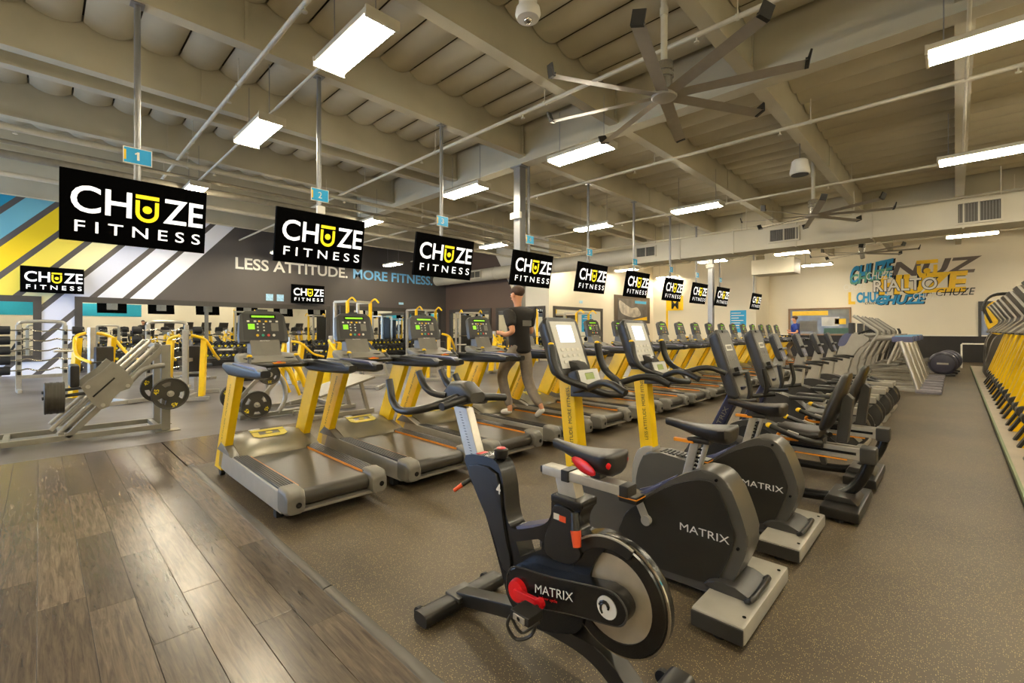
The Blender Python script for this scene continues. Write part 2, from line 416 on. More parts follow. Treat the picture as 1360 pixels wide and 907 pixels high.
wallbox('wall_jog_side', (-8.1, -7.9, 27.7, 30, 0, ZR+0.2), CREAM, 'short cream return wall beside the far wall')
wf = wallbox('wall_far', (-8.1, X1, 30, 30.2, 0, ZR+0.2), CREAM, 'cream far wall carrying the graffiti mural')
bm = NB(); box(bm, -7.9, X1, 29.97, 30, 0, 1.2); struct('wall_far_band', bm, BANDM, 'black lower band of the far wall')
bm = NB(); box(bm, -7.9, X1, 29.955, 30, 1.2, 1.24); struct('trim_4', bm, WHT, 'pale rail above the black band')
wallbox('wall_right', (X1, X1+0.2, Y0, 30.2, 0, ZR+0.2), CREAM, 'cream wall behind the yellow climbers')
wb = wallbox('wall_back', (X0, X1, Y0-0.2, Y0, 0, ZR+0.2), CREAM, 'cream wall behind the viewpoint')
bm = NB(); box(bm, -14.0, -7.9, 27.46, 27.5, 0, 0.5); box(bm, -14.0, -13.97, 17.2, 27.5, 0, 0.5); struct('baseboard_far', bm, BANDM, 'black baseboard along the cream walls')
# teal field and daylight windows on the wall behind the viewpoint (seen in the mirrors)
bm = NB(); box(bm, X1-0.03, X1, -4, 6, 2.6, 3.6); struct('trim_5', bm, mat('teal_paint', '#1d9dbb', 0.6, 0, 0.04), 'teal painted frieze on the right wall')
DAY = mat('daylight_pane', '#a9ccff', 0.3, 0, 0.0, emit=11)
for n, xx in enumerate((-20.5, -16.6, -12.7)):
    w_ = NB(); box(w_, xx, xx+3.2, Y0+0.005, Y0+0.02, 0.9, 3.4)
    wo = struct('window_%d' % (n+1), w_, DAY, '%s daylit window of the wall behind the viewpoint' % ORD[n])
    f_ = NB()
    for a in ((xx-0.08, xx), (xx+3.2, xx+3.28), (xx+1.57, xx+1.63)): box(f_, a[0], a[1], Y0, Y0+0.06, 0.82, 3.48)
    for a in ((0.82, 0.9), (3.4, 3.48)): box(f_, xx-0.08, xx+3.28, Y0, Y0+0.06, a[0], a[1])
    obj('window_frame', f_, FRAMEM, wo)
# ---- mirrors
def mirror(name, axis, p, a0, a1, z0, z1, label, fw=0.16):
    r = thing(name, label, 'mirror', (p, a0, 0) if axis == 'x' else (a0, p, 0))
    L_ = a1-a0; g = NB(); f = NB()
    if axis == 'x':
        box(g, 0.005, 0.02, fw, L_-fw, z0+fw, z1-fw)
        for a in ((0, fw, z0, z1), (L_-fw, L_, z0, z1), (fw, L_-fw, z0, z0+fw), (fw, L_-fw, z1-fw, z1)): box(f, 0.003, 0.05, *a)
    else:
        box(g, fw, L_-fw, -0.02, -0.005, z0+fw, z1-fw)
        for a in ((0, fw, z0, z1), (L_-fw, L_, z0, z1)): box(f, a[0], a[1], -0.05, -0.003, a[2], a[3])
        for a in ((z0, z0+fw), (z1-fw, z1)): box(f, fw, L_-fw, -0.05, -0.003, *a)
    obj('glass', g, mir, r, ang=0); obj('frame', f, FRAMEM, r)
mirror('wall_mirror', 'x', X0, -5.5, 0.05, 0.45, 2.62, 'dark framed wall mirror at the far left edge', 0.2)
mirror('wall_mirror', 'x', X0, 0.85, 9.9, 0.45, 2.66, 'long dark framed mirror beside the coloured stripes', 0.2)
mirror('wall_mirror', 'x', X0, 10.1, 16.6, 0.45, 2.7, 'dark framed mirror under the words MORE FITNESS', 0.2)
mirror('wall_mirror', 'y', 16.98, -21.6, -18.0, 0.45, 2.68, 'dark framed mirror on the brown corner wall')
mirror('wall_mirror', 'y', 16.98, -17.6, -14.2, 0.45, 2.66, 'dark framed mirror at the cream end of the corner wall')
mirror('wall_mirror', 'x', -14.0, 17.3, 21.6, 0.45, 2.66, 'dark framed mirror on the cream wall left of the poster')
# ---- lettering on the left wall
r = thing('wall_lettering', 'white and light blue slogan lettering on the charcoal wall', 'sign', (X0+0.004, 5.8, 4.1))
text('lettering', 'LESS ATTITUDE.', (0, 0, 0), (0, 5.0, 0), (0, 0, 0.5), WHT, r, 0.018, depth=0.012)
text('lettering', 'MORE FITNESS.', (0, 5.3, 0), (0, 4.9, 0), (0, 0, 0.5), mat('light_blue_letters', '#74b9e6', 0.5, 0, 0.03), r, 0.018, depth=0.012)
# ---- small notices on walls
def notice(x, y, z, w_, h_, m, label, axis='x', name='wall_notice'):
    bm = NB()
    if axis == 'x': box(bm, 0, 0.012, -w_/2, w_/2, -h_/2, h_/2, 0.003)
    else: box(bm, -w_/2, w_/2, -0.012, 0, -h_/2, h_/2, 0.003)
    t = tag(obj(name, bm, m, None, loc=(x, y, z)), label, 'sign'); return t
PBL = mat('pale_blue_card', '#a9d3ea', 0.5, 0, 0.15, 12)
notice(X0, 7.15, 2.95, 0.3, 0.3, PBL, 'left one of two small pale blue cards beside the wall television')
notice(X0, 7.6, 2.95, 0.3, 0.3, PBL, 'right one of two small pale blue cards beside the wall television')
notice(X0, 13.9, 2.95, 0.3, 0.12, PBL, 'tiny pale card above the mirror under MORE FITNESS')
notice(-18.0, 17, 2.95, 0.28, 0.14, PBL, 'tiny pale card on the brown corner wall', 'y')
notice(-14.0, 19.6, 2.95, 0.28, 0.14, PBL, 'tiny pale blue card above the cream wall mirror')
# framed poster
r = thing('framed_poster', 'dark framed grey workout poster on the cream wall', 'poster', (-14, 22.8, 1.9))
f = NB(); box(f, 0.003, 0.05, 0, 4.2, 0, 1.62, 0.01); obj('frame', f, mat('brown_frame', '#4a3d2e', 0.5, 0, 0.06), r)
f = NB(); box(f, 0.05, 0.055, 0.35, 3.85, 0.18, 1.44); ps = obj('picture', f, mat('poster_grey', '#5a5654', 0.5, 0, 0.4, 1.6), r)
f = NB(); prism(f, [(2.0, 0.2), (3.8, 0.2), (3.8, 0.42)], 0.0552, 0.057, axis='x'); obj('yellow_corner', f, YEL, ps)
f = NB(); prism(f, spl2([(0.5, 1.3), (1.2, 1.1), (1.9, 0.9), (2.6, 0.95), (3.0, 0.5), (2.2, 0.35), (1.2, 0.45), (0.6, 0.7)], 4), 0.0552, 0.057, axis='x'); obj('figure_print', f, mat('poster_pale', '#b9b2a8', 0.5, 0, 0.35, 3), ps)
f = NB(); box(f, 0.0552, 0.057, 2.3, 3.7, 1.2, 1.36); obj('title_print', f, CYAN, ps)
# yellow wall graphic with the letter M
r = thing('yellow_wall_frame', 'yellow painted frame with letter M on the cream wall', 'sign', (-13.1, 27.5, 1.6))
f = NB(); box(f, 0, 1.1, -0.02, -0.003, 1.1, 2.0); box(f, 0, 0.12, -0.02, -0.003, -0.2, 1.1); obj('panel', f, YEL, r)
text('lettering', 'M', (0.35, -0.024, 1.2), (0.45, 0, 0), (0, 0, 0.5), INK, r, 0.02)
r = thing('blue_notice', 'tall blue notice board on the cream wall behind the treadmills', 'sign', (-9.25, 27.5, 1.35))
f = NB(); box(f, 0, 0.85, -0.03, -0.003, 0, 1.25, 0.01); obj('board', f, CYAN, r)
for k in range(7):
    f = NB(); box(f, 0.06, 0.45+0.3*random.random(), -0.034, -0.03, 1.08-k*0.14, 1.12-k*0.14); obj('text_line', f, WHT, r)
# far wall opening to another room
r = struct('window_4', (lambda b_: (box(b_, -6.8, -4.06, 29.98, 30.0, 1.26, 2.62), b_)[1])(NB()), mat('inner_window', '#7d7a66', 0.15, 0, 0.35, 1.6), 'window in the far wall showing the studio beyond')
f = NB()
for a in ((-6.9, -6.8, 1.2, 2.7), (-4.06, -3.98, 1.2, 2.7)): box(f, a[0], a[1], 29.93, 30, a[2], a[3])
for a in ((1.2, 1.27), (2.62, 2.7)): box(f, -6.8, -4.06, 29.93, 30, *a)
obj('window_frame', f, mat('oak_frame', '#8c6b46', 0.5, 0, 0.08), r)
for a, m_ in (((-6.7, -5.0, 2.3, 2.55), YEL), ((-6.4, -5.5, 1.4, 2.0), MGR), ((-5.3, -4.5, 1.7, 2.2), PANL), ((-4.7, -4.2, 1.8, 2.1), YEL), ((-5.2, -4.1, 1.3, 1.6), mat('dull_green', '#3f5f50', 0.5))):
    f = NB(); box(f, a[0], a[1], 29.965, 29.98, a[2], a[3]); obj('view_patch', f, m_, r)
r = struct('window_5', (lambda b_: (box(b_, 0.85, 2.2, 29.98, 30.0, 1.26, 2.7), b_)[1])(NB()), mat('blue_grey_pane', '#8f9bb5', 0.2, 0, 0.1, 2), 'pale blue pane in the far wall behind the yellow climbers')
f = NB(); box(f, 0.75, 0.85, 29.93, 30, 1.2, 2.8); box(f, 2.2, 2.3, 29.93, 30, 1.2, 2.8); box(f, 0.85, 2.2, 29.93, 30, 2.7, 2.8); box(f, 0.85, 2.2, 29.94, 29.98, 2.35, 2.7); obj('window_frame', f, DGR, r)
# ---- graffiti mural: layered spray lettering
r = thing('graffiti_mural', 'blue, yellow and grey graffiti lettering sprayed on the far wall', 'mural', (-4.1, 29.996, 2.9))
def g(s, x, z, w_, h_, m, d, sh=0.0, bold=0.05, tilt=0.0): text('sprayed_word', s, (x, -d, z), (w_, 0, tilt), (0, 0, h_), m, r, bold, sh)
GB = mat('spray_blue', '#2d8fc4', 0.7, 0, 0.2, 2); GG = mat('spray_grey', '#6b6058', 0.7, 0, 0.15, 2); GT = mat('spray_teal_green', '#5f9f86', 0.7, 0, 0.35, 1.5)
GK = mat('spray_black', '#1d1916', 0.7, 0, 0.1)
g('NUZ', 1.75, 1.25, 3.0, 0.75, GG, 0.004, 0.3, 0.03)
g('CHUZE', 0.08, 0.9, 1.75, 1.0, GK, 0.006, 0.12, 0.05, 0.3)
g('CHUZE', 0.02, 0.94, 1.75, 0.98, GB, 0.008, 0.1, 0.045, 0.3)
g('CHUZE', 0.04, 0.95, 1.7, 0.55, GT, 0.010, 0.1, 0.03, 0.27)
g('CHUZE', 0.35, 0.02, 1.25, 0.55, GB, 0.008, 0.0, 0.045)
g('L', 0.0, -0.05, 0.3, 0.65, YEL, 0.009, 0, 0.05)
g('CHUZE', 1.12, -0.15, 1.9, 0.5, GK, 0.006, 0.25, 0.06)
g('CHUZE', 1.08, -0.12, 1.9, 0.48, GB, 0.009, 0.25, 0.045)
g('HUZE', 1.25, 0.34, 3.2, 1.0, GK, 0.010, 0, 0.05)
g('HUZE', 1.28, 0.38, 3.15, 0.98, YEL, 0.012, 0.1, 0.045)
g('RIALTO', 1.03, 0.52, 2.47, 0.64, GK, 0.024, 0, 0.05)
g('RIALTO', 1.05, 0.55, 2.42, 0.6, WHT, 0.027, 0, 0.015)
g('CHUZE', 0.75, 1.2, 1.05, 0.38, WHT, 0.016, 0.1, 0.0)
g('CHUZE', -0.2, 0.72, 0.95, 0.3, WHT, 0.014, 0, 0.0)
g('CHUZE', 2.6, 0.1, 1.0, 0.3, WHT, 0.014, 0, 0.0)
g('CHUZE', 3.4, 0.22, 1.3, 0.33, GK, 0.014, 0.2, 0.0)
g('chuze', 0.7, -0.08, 0.5, 0.16, GK, 0.012, 0.2, 0.0)
f = NB(); box(f, 2.72, 3.5, -0.02, -0.012, 1.82, 2.0); prism(f, [(2.74, 1.74), (2.74, 1.42), (2.82, 1.2), (3.0, 1.07), (3.22, 1.07), (3.4, 1.2), (3.48, 1.42), (3.48, 1.74), (3.34, 1.74), (3.33, 1.42), (3.2, 1.22), (3.02, 1.22), (2.89, 1.42), (2.88, 1.74)], -0.02, -0.012)
lathe(f, [(0.13, -0.02), (0.13, -0.012)], (3.11, 0, 1.47), 'y'); obj('sprayed_mark', f, YEL, r)
# ---- ceiling: roof slab, joists, girders and quilted insulation panels
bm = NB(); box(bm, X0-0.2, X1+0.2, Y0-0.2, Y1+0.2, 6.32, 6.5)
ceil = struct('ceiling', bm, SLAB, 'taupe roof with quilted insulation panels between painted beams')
bx = [-2.35-2.44*i for i in range(-3, 4)]
bx = [b_ for b_ in bx if b_ < X1] + [-10.35, -12.8, -15.25, -17.7, -20.1]
bx.sort()
gy = [-3.9, 7.9, 19.7]
def jbeam(y0_, y1_):
    bm = NB(); box(bm, -0.065, 0.065, y0_, y1_, 5.55, 6.32); box(bm, -0.1, 0.1, y0_, y1_, 5.5, 5.55)
    for yy in [y0_+0.05, (y0_+y1_)/2, y1_-0.09]: box(bm, -0.085, 0.085, yy, yy+0.05, 5.55, 6.3)
    return mesh('beam', bm, BEAMM)
spans = [(Y0, -4.0), (-3.8, 7.8), (8.0, 19.6), (19.8, Y1)]
for s_ in spans:
    me = jbeam(*s_)
    for x in bx: link('beam', me, ceil, (x, 0, 0))
bm = NB(); box(bm, X0, X1, -0.1, 0.1, 5.4, 6.32); box(bm, X0, X1, -0.14, 0.14, 5.35, 5.4)
gm = mesh('girder', bm, BEAMM)
for y in gy: link('girder', gm, ceil, (0, y, 0))
PITCH = 0.605
edges = [X0]+bx+[X1]
pan = []
ys = []
for s_ in spans:
    y = s_[0]+0.02
    while y+0.3 < s_[1]:
        ys.append((y, min(y+PITCH, s_[1]))); y += PITCH
def camscore(x, y):
    c_ = -x*math.sin(cam.rotation_euler.z)*0
    fw_ = Vector((-math.sin(cam.rotation_euler.z), math.cos(cam.rotation_euler.z))); rt_ = Vector((fw_.y, -fw_.x))
    d_ = fw_.x*x+fw_.y*y; s2 = rt_.x*x+rt_.y*y
    if d_ < 1.5: return -1
    px = 680+608*s2/d_; py = 438-608*4.6/d_
    if px < -150 or px > 1510 or py < -150: return -d_
    return 1000-d_
for i in range(len(edges)-1):
    for (ya, yb) in ys: pan.append((camscore((edges[i]+edges[i+1])/2, (ya+yb)/2), edges[i]+0.078, edges[i+1]-0.078, ya+0.012, yb-0.012))
pan.sort(key=lambda t: -t[0])
def pillow(bm, x0_, x1_, y0_, y1_):
    n = 6; rows_ = []
    for xx in (x0_, x1_):
        rows_.append([bm.verts.new((xx, y0_+(y1_-y0_)*j/n, 6.21-0.105*math.sin(PI*j/n)**0.7)) for j in range(n+1)])
    for j in range(n): bm.faces.new([rows_[0][j], rows_[1][j], rows_[1][j+1], rows_[0][j+1]])
cache = {}
for sc, x0_, x1_, ya, yb in pan[:300]:
    k = (round(x1_-x0_, 2), round(yb-ya, 2))
    if k not in cache:
        bm = NB(); pillow(bm, -k[0]/2, k[0]/2, -k[1]/2, k[1]/2); cache[k] = mesh('insulation_panel', bm, CEILM, 60)
    link('insulation_panel', cache[k], ceil, ((x0_+x1_)/2, (ya+yb)/2, 0))
bm = NB()
for sc, x0_, x1_, ya, yb in pan[300:]: pillow(bm, x0_, x1_, ya, yb)
o = obj('insulation_quilting', bm, CEILM, ceil, ang=60); o['kind'] = 'stuff'
# ---- columns
def column(x, y, label):
    r = thing('steel_column', label, 'column', (x, y, 0)); bm = NB(); box(bm, -0.1, 0.1, -0.1, 0.1, 0, 5.35, 0.012); obj('shaft', bm, POLEM, r)
    bm = NB(); box(bm, -0.2, 0.2, -0.2, 0.2, 0, 0.02, 0.004); box(bm, -0.18, 0.18, -0.14, 0.14, 5.32, 5.35); obj('plate', bm, POLEM, r)
    bm = NB(); box(bm, -0.16, 0.16, -0.17, -0.1, 4.1, 4.25, 0.01); obj('junction_box', bm, WHT, r)
column(-7.4, 7.9, 'grey steel column rising behind the fourth television')
column(-7.4, 19.7, 'grey steel column far back between hanging televisions')
# ================================================================== things hung from the ceiling
def make_light():
    r = thing('ceiling_light', 'suspended fluorescent light', 'ceiling light')
    bm = NB(); box(bm, -0.64, 0.64, -0.19, 0.19, 0.03, 0.1, 0.012); box(bm, -0.66, -0.63, -0.2, 0.2, -0.02, 0.1); box(bm, 0.63, 0.66, -0.2, 0.2, -0.02, 0.1)
    obj('housing', bm, PIPEM, r)
    for y in (-0.135, -0.045, 0.045, 0.135):
        bm = NB(); cyl(bm, (-0.62, y, 0.0), (0.62, y, 0.0), 0.024, n=8); obj('tube', bm, DIFF, r)
    for x in (-0.5, 0.5):
        bm = NB(); cyl(bm, (x, 0, 0.1), (x, 0, 0.95), 0.006, n=6); obj('hanger', bm, POLEM, r)
    return r
L0 = None
lx = [(-20.2, 'added to wash the striped wall'), (-16.8, 'above the mirror side racks'), (-12.9, 'above the weight machines'), (-8.3, 'above the open strip before the treadmills'), (-5.0, 'above the treadmill row'), (0.4, 'above the right aisle'), (4.3, 'by the right wall')]  # line at the striped wall stands for wall washers, added to brighten it
ly = [-2.6, 2.53, 7.0, 12.3, 17.5, 22.3, 27.2]
for x, w_ in lx:
    n = 0
    for y in ly:
        if (x > 0 and y == 17.5) or (x == 0.4 and y > 27): continue
        if (x < -14 and y > 16) or (x < -7.9 and y > 27.4) or (x == -8.3 and y > 26.9): continue
        lab = 'suspended fluorescent light, %s of its line %s' % (ORD[n], w_); n += 1
        yy = y if x < 0 or y != 7.0 else 7.45
        if L0 is None:
            L0 = make_light(); L0.location = (x, yy, 4.75); L0['label'] = lab; L0['group'] = 'fluorescent ceiling lights'
        else: dup(L0, (x, yy, 4.75), None, lab, 'fluorescent ceiling lights')
# pipes
def pipe(name, pts, rad, m, label, drops=(), cat='pipe'):
    r = thing(name, label, cat, pts[0]); bm = NB(); p0 = Vector(pts[0]); tube(bm, [Vector(p)-p0 for p in pts], rad, 10); obj('pipe_run', bm, m, r)
    t = (Vector(pts[1])-p0).normalized()
    for d in drops:
        q = t*d; bm = NB(); cyl(bm, q, q+V(0, 0, 0.42), 0.008, n=6); cyl(bm, q-t*0.02, q+t*0.02, rad*1.35, n=10); obj('hanger', bm, m, r)
        q = q+t*0.5; bm = NB(); cyl(bm, q, q-V(0, 0, 0.09), 0.012, n=8); cyl(bm, q-V(0, 0, 0.085), q-V(0, 0, 0.1), 0.035, n=10); obj('sprinkler_head', bm, m, r)
for i, y in enumerate((2.15, 5.9, 9.8, 14.4, 18.4, 25.6)):
    xe = X0+0.2 if y < 16.5 else (-13.8 if y < 27 else -7.5)
    pipe('sprinkler_pipe', [(X1-0.1, y, 5.3), (xe, y, 5.3)], 0.032, PIPEM, 'pale sprinkler pipe crossing the ceiling, %s from the viewpoint' % ORD[i], [k*3.05+1.2 for k in range(int((X1-xe-2)/3.05))])
pipe('conduit', [(-4.6, 2.53, 4.9), (-20.0, 2.53, 4.9)], 0.022, PIPEM, 'pale raceway linking the nearest line of fluorescent lights')
pipe('sprinkler_main', [(-12.0, Y0+0.1, 5.08), (-12.0, 16.8, 5.08)], 0.055, PIPEM, 'thick pale sprinkler main running towards the corner wall', [k*3.05 for k in range(1, 7)])
pipe('conduit', [(-12.6, Y0+0.1, 4.98), (-12.6, 16.8, 4.98)], 0.04, mat('conduit_taupe', '#8d8471', 0.6), 'upper taupe conduit beside the sprinkler main')
pipe('conduit', [(-13.2, Y0+0.1, 4.9), (-13.2, 16.8, 4.9)], 0.08, MATS['conduit_taupe'], 'thick taupe pipe beyond the sprinkler main')
pipe('conduit', [(-14.2, Y0+0.1, 4.75), (-14.2, 16.8, 4.75)], 0.05, PIPEM, 'pale conduit furthest towards the striped wall')
pipe('conduit', [(0.12, Y0+0.1, 5.31), (0.12, 14.9, 5.31)], 0.022, PIPEM, 'thin pale conduit under the beam above the aisle')
# rectangular duct, its grilles, and the round duct
r = thing('rectangular_duct', 'large cream rectangular air duct across the hall', 'duct', (-8.9, 15.9, 4.0))
bm = NB(); box(bm, 0, X1+8.9-0.05, 0, 0.9, 0.03, 0.72, 0.008); obj('duct_body', bm, DUCTM, r)
for k in range(8):
    bm = NB(); x = 0.02+k*1.8; box(bm, x, x+0.04, -0.025, 0.92, 0.0, 0.74); obj('flange', bm, DUCTM, r)
for k in range(5):
    bm = NB(); cyl(bm, (1.0+k*2.9, 0.45, 0.7), (1.0+k*2.9, 0.45, 1.5), 0.012, n=6); obj('hanger_rod', bm, PIPEM, r)
def grille(x, y, z, w_, h_, label):
    r = thing('air_grille', label, 'vent', (x, y, z)); bm = NB(); t = 0.045
    for a in ((0, w_, 0, t), (0, w_, h_-t, h_), (0, t, t, h_-t), (w_-t, w_, t, h_-t), (w_/2-0.015, w_/2+0.015, t, h_-t)): box(bm, a[0], a[1], -0.05, 0, a[2], a[3])
    obj('frame', bm, DUCTM, r); bm = NB(); box(bm, t, w_-t, -0.01, 0, t, h_-t); obj('backing', bm, GRILL, r)
    n = 14
    for k in range(n):
        xx = t+(w_-2*t)*(k+0.5)/n; bm = NB(); box(bm, xx-0.006, xx+0.006, -0.04, -0.01, t, h_-t); obj('slat', bm, MGR, r)
grille(-8.78, 15.895, 4.22, 0.82, 0.42, 'left air grille on the rectangular duct')
grille(-4.2, 15.895, 4.2, 0.84, 0.44, 'middle air grille on the rectangular duct')
grille(0.0, 15.895, 4.1, 0.82, 0.56, 'large right air grille on the rectangular duct')
r = thing('round_duct', 'round cream air duct passing over the brown corner', 'duct', (-8.9, 16.3, 4.4))
bm = NB(); cyl(bm, (0, 0, 0), (-13.0, 0, 0), 0.32, n=24); obj('duct_body', bm, DUCTM, r)
for k in range(1, 7):
    bm = NB(); cyl(bm, (-k*2.0, 0, 0), (-k*2.0-0.05, 0, 0), 0.335, n=24); obj('band', bm, DUCTM, r)
grille(-18.6, 15.96, 4.2, 0.9, 0.4, 'air grille on the round duct near the corner')
r = thing('rectangular_duct', 'short cream duct box hung beneath the far ceiling', 'duct', (-7.1, 24.0, 4.15))
bm = NB(); box(bm, 0, 1.8, 0, 1.2, 0, 0.7, 0.01); obj('duct_body', bm, DUCTM, r); bm = NB(); box(bm, 0.5, 1.3, 0.3, 0.9, 0.7, 1.92); obj('riser', bm, DUCTM, r)
# ceiling fans
def fan(x, y, z, rot, label, R=1.62):
    r = thing('ceiling_fan', label, 'ceiling fan', (x, y, z), rot)
    bm = NB(); cyl(bm, (0, 0, 0.32), (0, 0, 1.55), 0.04, n=12); cyl(bm, (0, 0, 1.0), (0, 0, 1.1), 0.05, n=12); obj('downrod', bm, PIPEM, r)
    bm = NB(); lathe(bm, [(0.05, 0.42), (0.11, 0.4), (0.115, 0.3), (0.1, 0.29), (0.1, 0.26), (0.115, 0.25), (0.115, 0.22), (0.1, 0.21), (0.1, 0.04), (0.06, 0.03)], (0, 0, 0)); obj('motor', bm, ALU, r)
    bm = NB(); lathe(bm, [(0.02, 0.045), (0.15, 0.04), (0.155, -0.01), (0.14, -0.03), (0.02, -0.04)], (0, 0, 0)); obj('hub', bm, LGR, r)
    for k in range(8):
        M = Matrix.Rotation(k*PI/4, 4, 'Z')
        bm = NB(); Mb = M @ Matrix.Rotation(math.radians(-14), 4, 'X')
        prism(bm, [(-0.075, 0), (-0.05, 0.012), (0.02, 0.018), (0.075, 0.004), (0.02, 0.002)], 0.12, R, axis='x', M=Mb)
        b_ = obj('blade', bm, BLADE, r)
        bm = NB(); prism(bm, [(R-0.02, -0.012), (R+0.02, -0.01), (R+0.05, 0.12), (R+0.03, 0.13), (R+0.0, 0.03), (R-0.02, 0.03)], -0.07, 0.06, M=Mb); obj('winglet', bm, BLK, b_)
fan(-2.6, 5.4, 4.4, 0.29, 'large eight-bladed ceiling fan nearest the viewpoint', 1.5)
fan(-2.6, 13.7, 4.4, 0.3, 'eight-bladed ceiling fan in front of the rectangular duct')
fan(-2.55, 21.7, 4.4, 0.1, 'eight-bladed ceiling fan far back by the graffiti wall')
# speaker and camera
r = thing('hanging_speaker', 'cream bell-shaped speaker hung from the ceiling', 'speaker', (-2.4, 11.36, 4.85))
bm = NB(); lathe(bm, [(0.02, 0.3), (0.12, 0.3), (0.15, 0.27), (0.19, 0.05), (0.19, 0.0), (0.17, -0.02)], (0, 0, 0)); obj('shell', bm, WHT, r)
bm = NB(); lathe(bm, [(0.165, -0.03), (0.165, -0.015), (0.05, -0.012)], (0, 0, 0)); obj('cone', bm, BLK, r)
bm = NB(); cyl(bm, (0, 0, 0.3), (0, 0, 1.3), 0.008, n=6); obj('hanger', bm, POLEM, r)
r = thing('dome_camera', 'white dome security camera near the top edge', 'camera', (-3.36, 3.72, 4.95))
bm = NB(); lathe(bm, [(0.03, 0.2), (0.1, 0.19), (0.1, 0.08), (0.13, 0.06), (0.14, 0.0), (0.12, -0.05), (0.05, -0.06)], (0, 0, 0)); obj('housing', bm, WHT, r)
bm = NB(); ell(bm, (0, 0, -0.06), (0.05, 0.05, 0.04)); obj('lens_dome', bm, CHR, r)
bm = NB(); cyl(bm, (0, 0, 0.2), (0, 0, 1.14), 0.018, n=8); obj('stem', bm, WHT, r)
# televisions
def tv_parts(r, w_, h_, tilt, thick=0.06, axisM=None):
    """screen faces +x, centre at local origin"""
    M = Matrix.Rotation(tilt, 4, 'Y')
    bm = NB(); box(bm, -thick, 0, -w_/2, w_/2, -h_/2, h_/2, 0.006, M); sc = obj('screen', bm, TVB, r)
    U = M @ V(0, 1, 0); W = M @ V(0, 0, 1); n = M @ V(1, 0, 0); q = n*0.003
    k = w_/1.22
    def t(s, u0, z0, ww, hh, m, bold): text('logo_lettering', s, q+U*u0*k+W*z0*k, U*ww*k, W*hh*k, m, r, bold)
    t('CH', -0.53, -0.06, 0.47, 0.27, TVW, 0.012)
    t('ZE', 0.21, -0.06, 0.37, 0.265, TVW, 0.012)
    t('F I T N E S S', -0.5, -0.255, 1.06, 0.115, TVW, 0.004)
    bm = NB(); c_ = 0.07
    def loc(u, z): return (u*k, z*k)
    pts = [(c_-0.1, 0.145), (c_-0.1, 0.02)]+[(c_-0.1*math.cos(a_), 0.02-0.1*math.sin(a_)) for a_ in [PI*i/12 for i in range(1, 12)]]+[(c_+0.1, 0.02), (c_+0.1, 0.145), (c_+0.065, 0.145), (c_+0.065, 0.02)]
    pts += [(c_+0.065*math.cos(a_), 0.02-0.062*math.sin(a_)) for a_ in [PI*i/12 for i in range(1, 12)]]+[(c_-0.065, 0.02), (c_-0.065, 0.145)]
    prism(bm, [loc(*p) for p in pts], 0.001, 0.004, axis='x', M=M)
    prism(bm, [loc(c_-0.1, 0.165), loc(c_+0.1, 0.165), loc(c_+0.1, 0.205), loc(c_-0.1, 0.205)], 0.001, 0.004, axis='x', M=M)
    prism(bm, [loc(c_+0.04*math.cos(2*PI*i/16), 0.055+0.04*math.sin(2*PI*i/16)) for i in range(16)], 0.001, 0.004, axis='x', M=M)
    obj('logo_mark', bm, TVY, r)
tvx = -7.1; ratios = [0.118, 0.433, 0.771, 1.131, 1.474, 1.823, 2.18, 2.50, 2.845, 3.49]
for i, q in enumerate(ratios):
    y = -tvx*q
    r = thing('hanging_television', '%s hanging black television counted from the wood floor side' % ORD[i], 'television', (tvx, y, 2.9), 0, 'televisions hung over the treadmills')
    tv_parts(r, 1.375, 0.79, math.radians(10))
    bm = NB(); box(bm, -0.1, -0.05, -0.25, 0.25, -0.18, 0.2, 0.006); box(bm, -0.16, -0.09, -0.05, 0.05, -0.05, 0.3, 0.006); obj('bracket', bm, POLEM, r)
    bm = NB(); cyl(bm, (-0.13, 0, 0.2), (-0.13, 0, 2.6), 0.034, n=12); obj('pole', bm, POLEM, r)
    bm = NB(); box(bm, -0.2, -0.06, -0.07, 0.07, 2.585, 2.6, 0.002); obj('ceiling_plate', bm, POLEM, r)
    if i < 9:
        s_ = thing('number_sign', 'small blue sign with numeral on the pole of the %s hanging television' % ORD[i], 'sign', (tvx-0.13+0.036, y, 3.62))
        bm = NB(); box(bm, 0, 0.006, -0.14, 0.14, -0.1, 0.1, 0.002); obj('edge', bm, WHT, s_)
        bm = NB(); box(bm, 0.006, 0.009, -0.13, 0.13, -0.09, 0.09); obj('panel', bm, CYAN, s_)
        bm = NB(); box(bm, 0.009, 0.0105, -0.13, -0.11, -0.06, 0.06); obj('stripe', bm, YEL, s_)
        if i == 0:
            bm = NB(); prism(bm, [(-0.008, -0.05), (0.016, -0.05), (0.016, 0.05), (-0.002, 0.05), (-0.03, 0.028), (-0.022, 0.014), (-0.008, 0.024)], 0.0092, 0.0106, axis='x'); obj('numeral', bm, WHT, s_)
        else: text('numeral', str(i+1), (0.0105, -0.03 if i else -0.02, -0.05), (0, 0.06 if i else 0.04, 0), (0, 0, 0.1), WHT, s_, 0.005)
    if i == 1:
        bm = NB(); box(bm, -0.03, 0.03, -0.06, 0.06, -0.06, 0.06, 0.008); tag(obj('junction_box', bm, WHT, None, loc=(tvx-0.06, y, 3.38)), 'white box on the second television pole', 'box')
for y, lab in ((0.32, 'small wall television with logo on the yellow stripes'), (8.74, 'small wall television with logo beside two pale cards')):
    r = thing('wall_television', lab, 'television', (X0+0.28, y, 3.16)); tv_parts(r, 1.52, 0.86, math.radians(2))
    bm = NB(); box(bm, -0.27, -0.05, -0.15, 0.15, -0.12, 0.12, 0.01); obj('bracket', bm, BLK, r)
